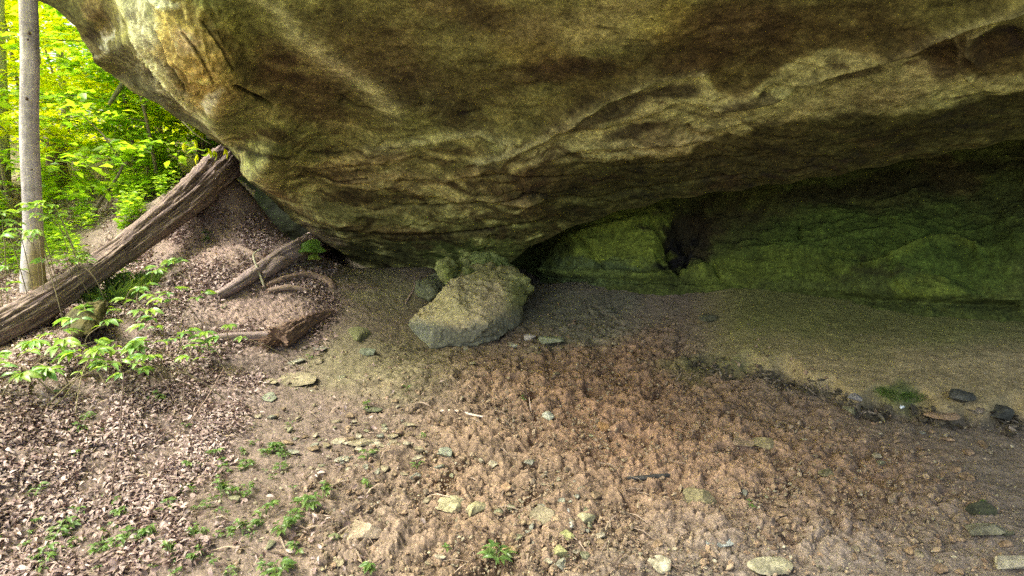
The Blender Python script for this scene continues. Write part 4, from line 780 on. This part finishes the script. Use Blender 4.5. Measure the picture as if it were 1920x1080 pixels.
# ------------------------------------------------------------------ trees on the left
def trunk_tree(name, pts, rad, base, seed, label, crown=None, moss=None):
    root = empty(name, pts[0]); P = np.array(pts) - np.array(pts[0])
    V, F, H = tube_pts(P, rad, 48, 30, .05, seed, .05, 4.0); fi = fbm(V * np.array([6, 6, 30]), 3, seed); bl = fbm(V * np.array([5, 5, 3]), 3, seed + 2)
    c = shades(H, base, .3) * (1 + .35 * fi + .45 * bl)[:, None]
    if moss is not None: m = sstep(moss, moss - .6, V[:, 2])[:, None] * sstep(-.02, .06, V[:, 0])[:, None]; c = c * (1 - .8 * m) + np.array([.24, .19, .05]) * .8 * m
    mesh('trunk', V, F, M_BARK, root, c.clip(.01, .9)); tag(root, label, 'tree')
    return root
b0 = G1(66, 540)
near = trunk_tree('tree', [b0 - [0, 0, .15], b0 + [0, 0, .12], W(62, 420, 6.0), W(55, 250, 5.98), W(56, 100, 5.95), W(52, -60, 5.9), W(50, -500, 5.8), W(70, -1000, 5.7), (W(80, -1300, 5.6))], [.135, .10, .08, .074, .07, .067, .06, .05, .03], (.33, .31, .33), 31, 'slender straight grey barked tree standing nearest on the left', moss=1.0)
g = Geo()
for (du, v, s_) in ((42, 185, .03), (46, 62, .028), (44, 74, .018), (52, 318, .02)):
    q = np.array(W(du + 8, v, 5.86)) - b0 + [0, 0, .15]; V, F = rock_shape(int(v), (s_ * 1.3, s_ * .8, s_ * 1.2), 2, 2, .3); g.add(V + q, F, (.07, .05, .04))
g.build('knots', M_BARK, near)
q = np.array(W(46, 200, 5.9)) - b0 + [0, 0, .15]; V, F, H = tube_pts([q + [.0, -.03, 0], q + [-.1, -.12, .08], q + [-.3, -.2, .1]], [.012, .008, .004], 6, 5); 
gl = Geo(); n = 3600; a = rng.uniform(0, 6.28, n); rr_ = 2.6 * np.sqrt(rng.random(n)); bz = rng.uniform(5.2, 8.5, n); ctr = np.array([-.1, 0, 0])
base = np.stack([ctr[0] + rr_ * np.cos(a), rr_ * np.sin(a), bz + .3 * noise(np.stack([rr_ * np.cos(a), rr_ * np.sin(a), bz], -1))], -1)
leaves(gl, base, np.stack([np.cos(a * 7), np.sin(a * 7), -.2 + 0 * a], -1), rng.uniform(.1, .18, n), gcol(n, 'mid'), low=True); gl.build('crown', M_LEAF, near)

# unseen trees added outside the view on the left so their crowns shade the slope
for i, (x, y) in enumerate(((-11.2, 3.4), (-3.9, .1), (-12.5, 8.0))):
    zz = float(h_base(x, y)); t_ = trunk_tree('tree', [(x, y, zz - .2), (x, y, zz + .2), (x - .1, y - .1, 3), (x + .2, y + .1, 6), (x + .1, y, 9)], [.2, .15, .12, .09, .04], (.3, .28, .27), 39 + i, ['unseen tree added for shade at the left nearest the shelter', 'unseen tree added for shade behind the camera on the left', 'unseen tree added for shade left of the view beyond the log'][i])
    gl = Geo(); n = 6500; a = rng.uniform(0, 6.28, n); rr_ = 3.6 * np.sqrt(rng.random(n)); q = np.stack([rr_ * np.cos(a), rr_ * np.sin(a), rng.uniform(5., 9, n)], -1); kk = noise(q * .9, 60 + i) > -.15; q = q[kk]; a = a[kk]
    leaves(gl, q, np.stack([np.cos(a * 5), np.sin(a * 5), -.2 + 0 * a], -1), rng.uniform(.12, .22, len(q)), gcol(len(q), 'far'), low=True); gl.build('crown', M_LEAF, t_)

snag = trunk_tree('tree_stump', [G1(108, 348) - [0, 0, .2], G1(108, 348) + [0, 0, .05], W(106, 310, 11), W(104, 270, 11), W(100, 250, 11)], [.25, .21, .15, .13, .06], (.15, .115, .09), 35, 'dark broken tree stump standing in the woods left of the log'); snag['category'] = 'tree stump'
t2 = trunk_tree('tree', [G1(125, 330) - [0, 0, .2], W(124, 300, 12.6), W(122, 200, 12.6), W(112, 100, 12.6), W(105, -60, 12.6), W(100, -500, 12.6)], [.09, .08, .07, .06, .06, .03], (.3, .28, .27), 36, 'faded grey tree trunk rising behind the dark broken stump')
gl = Geo(); n = 2500; a = rng.uniform(0, 6.28, n); rr_ = 3 * np.sqrt(rng.random(n)); leaves(gl, np.stack([rr_ * np.cos(a), rr_ * np.sin(a), rng.uniform(3.8, 8, n)], -1), np.stack([np.cos(a * 5), np.sin(a * 5), -.2 + 0 * a], -1), rng.uniform(.12, .2, n), gcol(n, 'far'), low=True); gl.build('crown', M_LEAF, t2)
t3 = trunk_tree('tree', [G1(2, 345) - [0, 0, .2], W(3, 300, 10), W(2, 240, 10), W(0, 150, 10), W(-6, -60, 10), W(-12, -600, 10)], [.13, .11, .10, .09, .08, .03], (.4, .38, .36), 38, 'pale tree trunk cut by the left edge of the view')
gl = Geo(); n = 2500; a = rng.uniform(0, 6.28, n); rr_ = 2.6 * np.sqrt(rng.random(n)); leaves(gl, np.stack([rr_ * np.cos(a), rr_ * np.sin(a), rng.uniform(3.4, 7, n)], -1), np.stack([np.cos(a * 5), np.sin(a * 5), -.2 + 0 * a], -1), rng.uniform(.12, .2, n), gcol(n, 'far'), low=True); gl.build('crown', M_LEAF, t3)

# understory saplings: three builds, copied
protos = [sapling('sapling', 4.6, 1.9, 30, .15, 'far', .028, (.4, .1), .12, 62, 501), sapling('sapling', 3.4, 1.6, 26, .14, 'mid', .022, (-.3, .2), .1, 54, 502), sapling('sapling', 6.0, 2.3, 36, .16, 'far', .035, (.3, -.3), .18, 66, 503)]
SAP = [(-4.9, 8.6, 1), (-5.6, 9.3, 1), (-4.9, 9.9, 1), (-4.4, 10.6, 0), (-8.2, 9.6, 0), (-6.9, 11.2, 0), (-5.8, 12.1, 2), (-8.6, 8.4, 0), (-6.0, 10.2, 1), (-5.3, 10.6, 0), (-8.8, 11.5, 2), (-7.0, 12.6, 2), (-5.2, 13.2, 0), (-4.3, 11.6, 1), (-10.5, 14, 2), (-8.6, 15.2, 0), (-6.4, 15.8, 2), (-4.6, 16.2, 1), (-9.6, 10.2, 1), (-12, 17, 2), (-9.5, 18.5, 2), (-7, 18.8, 0), (-4.6, 19.2, 2), (-3.2, 14.6, 1), (-7.2, 7.0, 1)]
seen = set()
for i, (x, y, k) in enumerate(SAP):
    first = k not in seen; seen.add(k); o = protos[k] if first else copy_tree(protos[k])
    o.location = (x, y, float(h_base(x, y)) - .05); o.rotation_euler.z = rng.uniform(0, 6.28); s_ = rng.uniform(.85, 1.15); o.scale = (s_, s_, s_)
    tag(o, ['leafy yellow green sapling in the woods beyond the log', 'low bushy bright green sapling in the woods beyond the log', 'tall leafy sapling reaching over the woods beyond the log'][k], 'sapling', 'saplings in the woods on the left')
# thin bare stems that stand out
def stem(name, uvY, rad, col, label, cat='stem'):
    P = np.array([W(*q) for q in uvY]); P[0, 2] = min(P[0, 2], float(h_base(P[0, 0], P[0, 1])) - .02) if abs(P[0, 2] - float(h_base(P[0, 0], P[0, 1]))) < .4 else P[0, 2]
    V, F, H = tube_pts(P - P[0], rad, 8, 8, .05, 3, .1); o = mesh(name, V, F, M_BARK, None, shades(H, col), loc=tuple(P[0])); tag(o, label, cat); return o
def gp(u, v): return (u, v, float(G1(u, v)[1]))
y1 = gp(174, 402)[2]
stem('bare_stem', [(174, 402, y1), (190, 375, y1), (215, 340, y1 - .1), (230, 308, y1 - .1), (218, 290, y1 - .1), (200, 262, y1 - .2), (186, 245, y1 - .2), (150, 212, y1 - .3)], [.022, .019, .017, .014, .011, .009, .008, .004], (.17, .14, .11), 'bent bare sapling stem leaning over the slope above the log', 'sapling stem')
y1 = gp(190, 350)[2]
stem('bare_stem', [(190, 350, y1), (165, 325, y1), (140, 300, y1), (115, 282, y1), (75, 262, y1)], [.03, .028, .024, .02, .012], (.12, .1, .08), 'dark arching stem between the grey tree and the slope', 'sapling stem')
y1 = gp(15, 420)[2] * .75
stem('bare_stem', [gp(18, 372), (10, 340, gp(18, 372)[2]), (4, 310, gp(18, 372)[2]), (-4, 290, gp(18, 372)[2])], [.04, .035, .03, .025], (.2, .17, .14), 'leaning grey stem at the left edge behind the tree', 'sapling stem')
stem('bare_stem', [(204, 197, 8.5), (220, 172, 8.5), (232, 152, 8.5), (240, 130, 8.5)], [.02, .03, .03, .03], (.13, .13, .08), 'dark thin branch slanting up beneath the overhang edge', 'branch')

# distant wood as one mass, with real gaps
g = Geo(); gl = Geo(); n = 29000
A = rng.uniform(R(-62), R(-8), n); Rd = rng.uniform(24, 33, n); x = Rd * np.sin(A); y = Rd * np.cos(A); zg = h_base(x, y)
z = zg + rng.random(n) ** 1.0 * 10; dens = noise(np.stack([x * .55, y * .55, z * .9], -1), 3); keep = dens > -.28 + .03 * (z - zg - 5) ; x, y, z = x[keep], y[keep], z[keep]; n = len(x); a = rng.uniform(0, 6.28, n)
leaves(gl, np.stack([x, y, z], -1), np.stack([np.cos(a), np.sin(a), rng.normal(-.1, .25, n)], -1), rng.uniform(.22, .42, n), gcol(n, 'far'), low=True)
o = gl.build('distant_foliage', M_LEAF); tag(o, 'sunlit mass of yellow green leaves deep in the woods', 'woodland', kind='stuff')
for i in range(6):
    A = R(-50 + 30 * (i + rng.random() * .6) / 12); d = rng.uniform(15, 26); x, y = d * math.sin(A), d * math.cos(A); zz = float(h_base(x, y)); r_ = rng.uniform(.06, .11)
    V, F, H = tube_pts([(0, 0, -.3), (rng.normal(0, .1), 0, 3), (rng.normal(0, .3), 0, 7), (rng.normal(0, .4), 0, 13)], [r_, r_ * .85, r_ * .7, r_ * .3], 12, 5, .05, i, .06)
    rt = empty('tree', (x, y, zz)); mesh('trunk', V, F, M_BARK, rt, shades(H, (.22, .19, .16))); gl = Geo(); n = 500; a = rng.uniform(0, 6.28, n); q = 2.2 * np.sqrt(rng.random(n))
    leaves(gl, np.stack([q * np.cos(a), q * np.sin(a), rng.uniform(7, 13, n)], -1), np.stack([np.cos(a * 3), np.sin(a * 3), 0 * a], -1), rng.uniform(.25, .4, n), gcol(n, 'far'), low=True); gl.build('crown', M_LEAF, rt)
    tag(rt, 'straight slim tree trunk deep in the leafy woods', 'tree', 'distant tree trunks')

# low green ground cover on the slope behind the log
g = Geo(); n = 9000
P = scatter(n, -60, 430, 284, 520, lambda u, v: sstep(-.1, .35, nz2(u, v, 55, 11)) * sstep(560, 400, v + .0 * u) * ((v < 640 - .86 * u))); a = rng.uniform(0, 6.28, n); P[:, 2] += rng.uniform(.02, .22, n) * np.clip(P[:, 1] / 6, .6, 2.5)
leaves(g, P, np.stack([np.cos(a), np.sin(a), .1 + 0 * a], -1), rng.uniform(.05, .12, n) * np.clip(P[:, 1] / 9, .7, 1.6), gcol(n, 'mid'), low=True)
o = g.build('ground_cover', M_LEAF); tag(o, 'low leafy green undergrowth on the slope behind the log', 'undergrowth', kind='stuff')

# ------------------------------------------------------------------ near shrub sprays on the left bank
def palmate(geo, c, d, size, n=5, kind='pale', droop=.25, up=(0, 0, 1)):
    d = np.array(d, float); d /= np.linalg.norm(d); side = np.cross(d, up); an = np.linspace(-1.15, 1.15, n)
    dirs = np.cos(an)[:, None] * d + np.sin(an)[:, None] * side + np.array([0, 0, -droop]); sz = size * (1 - .25 * np.abs(an)) * rng.uniform(.85, 1.1, n)
    leaves(geo, np.repeat(np.array([c]), n, 0), dirs, sz, gcol(n, kind), up=np.array([0, 0, 1.]) + rng.normal(0, .35, (n, 3)), widf=.66)
def shrub(name, base, tips, label, lsize=.13, kind='pale', rad=.004, n=5):
    lsize *= .72
    base = np.array(base); root = empty(name, base); gs = Geo(); gl = Geo()
    tips = list(tips) + [np.array(tt_) + rng.normal(0, .09, 3) * [1, 1, .5] for tt_ in tips for _ in (0,)]
    for tip in tips:
        b_ = np.array(tip, float) + [rng.normal(0, .18), rng.normal(0, .18), 0]; b_[2] = float(h_base(b_[0], b_[1])); of = b_ - base
        t = np.array(tip, float) - b_; m1 = t * np.array([.35, .35, .6]) + rng.normal(0, .02, 3); m2 = t * np.array([.72, .72, .92])
        V, F, H = tube_pts([np.zeros(3), m1, m2, t], [rad, rad * .8, rad * .5, rad * .25], 6, 5); mesh('stem', V + of, F, M_BARK, root, shades(H, (.2, .17, .10)))
        d = t - m1; d[2] = 0; t = t + of; m2 = m2 + of; palmate(gl, t, d + 1e-3, lsize, n, kind)
        palmate(gl, m2, np.cross(d, [0, 0, 1]) + d * .4, lsize * .85, rng.integers(1, 4), kind); palmate(gl, m2, -np.cross(d, [0, 0, 1]) + d * .4, lsize * .85, rng.integers(1, 4), kind)
    gl.build('leaves', M_LEAFN, root); tag(root, label, 'shrub'); return root
def tips(lst): return [W(*q) for q in lst]
def low(lst, k=.9):
    return [CAMP + (g_ - CAMP) * k for g_ in G([q[0] for q in lst], [q[1] for q in lst])]
shrub('shrub', G1(230, 640), low([(200, 500, 3.75), (250, 490, 3.9), (160, 545, 3.6), (290, 500, 4.0), (230, 560, 3.5), (270, 610, 3.4), (200, 600, 3.3), (300, 560, 3.7), (180, 640, 3.2), (250, 650, 3.2), (330, 540, 3.9), (150, 600, 0), (180, 560, 0), (230, 520, 0), (260, 540, 0), (210, 640, 0), (140, 660, 0), (280, 580, 0), (320, 490, 0), (200, 680, 0)], .9), 'sparse leafy shrub sprawling over the lower end of the fallen log', .15)
shrub('shrub', G1(60, 760), low([(60, 640, 2.9), (20, 660, 2.8), (110, 650, 2.95), (40, 700, 2.7), (85, 690, 2.75), (-20, 690, 2.7), (120, 620, 3.1)]), 'broad leafed shrub at the left edge below the log', .15)
shrub('shrub', G1(235, 790), low([(225, 700, 2.95), (265, 690, 3.0), (190, 680, 3.05), (250, 665, 3.1)]), 'small shrub with a few drooping leaves in the middle of the litter', .11)
shrub('shrub', G1(400, 690), low([(340, 625), (385, 622), (410, 632), (365, 640)]), 'thin plant with flat leaves in front of the level log', .13)
shrub('shrub', G1(20, 560), tips([(10, 395, 4.4), (50, 382, 4.5), (85, 378, 4.6), (30, 430, 4.3), (5, 440, 4.2), (60, 435, 4.4), (100, 385, 4.6)]), 'leaning leafy sprays crossing in front of the grey tree trunk', .15)
shrub('shrub', G1(10, 600), tips([(10, 500, 4.2), (20, 530, 4.1), (-20, 480, 4.3), (120, 480, 4.6), (160, 478, 4.7)]), 'leafy sprays at the foot of the grey tree', .13)
shrub('shrub', G1(60, 430), tips([(0, 340, 7.0), (20, 395, 7), (150, 400, 7.5), (130, 390, 7.4)]), 'low green shrub behind the base of the grey tree', .17, 'mid')
# leaves hanging at the overhang edge
g = Geo(); root = empty('leaf_spray', W(400, 240, 6.3)); b = np.array(W(400, 240, 6.3))
V, F, H = tube_pts([np.array(W(330, 215, 6.6)) - b, np.array(W(365, 250, 6.4)) - b, np.array(W(395, 270, 6.3)) - b], [.008, .006, .003], 6, 5); mesh('twig', V, F, M_BARK, root, shades(H, (.2, .2, .1)))
for u, v in ((390, 278), (402, 282), (420, 279), (365, 262), (345, 268), (370, 290)): palmate(g, np.array(W(u, v, 6.3)) - b, (rng.normal(), -.3, -1.2), .10, 3, 'far', .8)
g.build('leaves', M_LEAF, root); tag(root, 'bright green leaves hanging beside the upper end of the log', 'leaf spray')
# broad leaf on the stump at the overhang
root = empty('broad_leaf_plant', G1(578, 485)); g = Geo(); b = G1(578, 485); c = np.array(W(580, 462, 6.2)) - b
a = np.linspace(0, 2 * np.pi, 28, endpoint=False); rad_ = .14 * (1 + .16 * np.cos(5 * a) + .06 * np.cos(13 * a)); ring = np.stack([rad_ * np.cos(a) * 1.05, rad_ * np.sin(a) * .8, -.03 * np.cos(2 * a) - .02 + .05 * np.sin(a)], -1) + c
V = np.concatenate([ring, ring * .5 + c * .5 + [0, 0, .012], [c + [0, 0, .01]]]); j = np.arange(28); j2 = (j + 1) % 28
F = np.concatenate([np.stack([j, j2, j + 28], -1), np.stack([j2, j2 + 28, j + 28], -1), np.stack([j + 28, j2 + 28, np.full(28, 56)], -1)])
mesh('leaf', V, F, M_LEAF, root, np.zeros((len(V), 3)) + (.13, .26, .05)); V, F, H = tube_pts([(0, 0, 0), c * .6, c], [.006, .005, .004], 6, 5); mesh('stalk', V, F, M_BARK, root, shades(H, (.15, .2, .08)))
V2 = (V := np.concatenate([ring * .45 + c * .55, [c]])) + np.array([.07, -.1, -.09]); mesh('leaf', V2, np.stack([j, j2, np.full(28, 28)], -1), M_LEAF, root, np.zeros((29, 3)) + (.16, .24, .05))
tag(root, 'single broad rounded leaf above the dead branch by the overhang', 'plant')
# grass tufts
def tuft(u, v, n, hgt, wid, label, kind='mid', group=None):
    b = G1(u, v); g = Geo(); a = rng.uniform(0, 6.28, n); r_ = wid * np.sqrt(rng.random(n)) * .5; B = np.stack([r_ * np.cos(a), r_ * np.sin(a), 0 * a], -1)
    d = np.stack([np.cos(a) * .6, np.sin(a) * .6, rng.uniform(.5, 1.3, n)], -1) + rng.normal(0, .25, (n, 3)); leaves(g, B, d, hgt * rng.uniform(.6, 1.2, n), gcol(n, kind), widf=.05)
    o = g.build('grass_tuft', M_GRASS, loc=tuple(b)); tag(o, label, 'grass', group); return o
for i, (u, v, n, h_, w_) in enumerate([(205, 570, 500, .13, .45), (250, 545, 320, .12, .4)]):
    o = tuft(u, v, n, h_, w_, kind='seed', label=['thick tuft of fine green grass over the mossy rock', 'finer grass tuft to the right of the thick one'][i]); o.location.z += .05

o = tuft(1685, 742, 500, .03, .26, 'round patch of dark green moss on the silt bank above the crevice', 'dark')
o.name = 'moss_patch'; o['category'] = 'moss'
# seedlings on the floor, each a small plant
def seedling_mesh(seed, nl, size, kind='pale'):
    global rng; r0 = rng; rng = np.random.default_rng(seed); g = Geo(); gs = Geo()
    for k_ in range(nl):
        a = rng.uniform(0, 6.28); t = np.array([math.cos(a) * rng.uniform(.1, .5), math.sin(a) * rng.uniform(.1, .5), rng.uniform(.3, 1.0)]) * size
        V, F, H = tube_pts([(0, 0, 0), t * [.4, .4, .7], t], [.0025, .002, .001], 5, 3); gs.add(V, F, shades(H, (.16, .22, .08)))
        palmate(g, t, (math.cos(a), math.sin(a), .1), size * .75, rng.integers(2, 5), kind, .15)
    rt = empty('seedling'); gs.build('stem', M_BARK, rt); g.build('leaves', M_LEAFN, rt); rng = r0; return rt
sp = [seedling_mesh(700 + i, [4, 6, 3, 8, 5][i], [.07, .09, .06, .1, .08][i], 'seed') for i in range(5)]
SEED = [(690, 765, 0, 'seedling beside the dark stone splinter on the slope'), (763, 732, 2, 'small seedling high on the slope below the boulder'), (545, 800, 2, 'small seedling right of the grey slab'), (795, 825, 2, 'seedling near the middle of the floor, above the pair'), (690, 860, 0, 'seedling under the stone scatter'), (783, 880, 2, 'bright upright seedling on the slope centre'), (580, 950, 3, 'tall clump of pointed seedlings near the bottom left'), (605, 935, 1, 'clump leaning against the tall clump of seedlings'), (690, 915, 0, 'seedling between tall clump and twig'),
        (415, 935, 1, 'leafy seedling on the edge of the litter, upper one'), (500, 965, 4, 'leafy seedling on the bare soil left of the tall clump'), (932, 1055, 3, 'bright green seedling between stones at the bottom'), (700, 1072, 1, 'single green shoot at the very bottom'), (838, 1040, 2, 'tiny green shoot in the lower mud'), (1405, 952, 2, 'tiny green sprout in the right hand mud'), (1845, 955, 2, 'small green sprout on the dark tilted slab'), (400, 860, 4, 'seedling on the litter edge left of the bare slope'), (390, 440, 3, 'green seedling on the bare mound below the log'), (383, 455, 1, 'ferny seedling beside the one on the bare mound'), (420, 580, 2, 'seedling at the lower tip of the forked branch'), (412, 655, 0, 'seedling behind the level log'), (390, 665, 4, 'seedling below the level log'), (580, 675, 2, 'green shoot beside the pale flat stone'), (980, 752, 2, 'single thin blade on the open floor')]
used = set()
for (u, v, k_, lab) in SEED:
    o = sp[k_] if k_ not in used else copy_tree(sp[k_]); used.add(k_); o.location = tuple(G1(u, v)); o.rotation_euler.z = rng.uniform(0, 6.28); s_ = rng.uniform(.55, .8); o.scale = (s_,) * 3; tag(o, lab, 'seedling', 'seedlings on the floor')
k = 0
while k < 120:
    u = rng.uniform(-20, 560); v = rng.uniform(740, 1085)
    if v < 1000 - .35 * u and rng.random() < .82: continue
    o = copy_tree(sp[rng.integers(5)]); o.location = tuple(G1(u, v)); o.rotation_euler.z = rng.uniform(0, 6.28); s_ = rng.uniform(.3, .65); o.scale = (s_,) * 3
    tag(o, 'small green seedling growing through the leaf litter', 'seedling', 'seedlings in the leaf litter'); k += 1
# thin upright bare weed stems in the litter
for i, (u0, v0, u1, v1, lab) in enumerate([(207, 935, 232, 700, 'tall thin bare weed stalk standing in the litter'), (345, 800, 300, 700, 'thin dead stalk leaning left in the litter'), (350, 800, 420, 690, 'thin dead stalk leaning right in the litter'), (335, 800, 345, 715, 'short dead stalk between two leaning ones')]):
    p = G1(u0, v0); Y = p[1]; P = [p, W((u0 + u1) / 2 + 4, (v0 + v1) / 2, Y - .02), W(u1, v1, Y - .05)]
    V, F, H = tube_pts(np.array(P) - p, [.004, .0035, .002], 5, 8); o = mesh('weed_stalk', V, F, M_BARK, None, shades(H, (.3, .22, .18)), loc=tuple(p)); tag(o, lab, 'weed stalk')
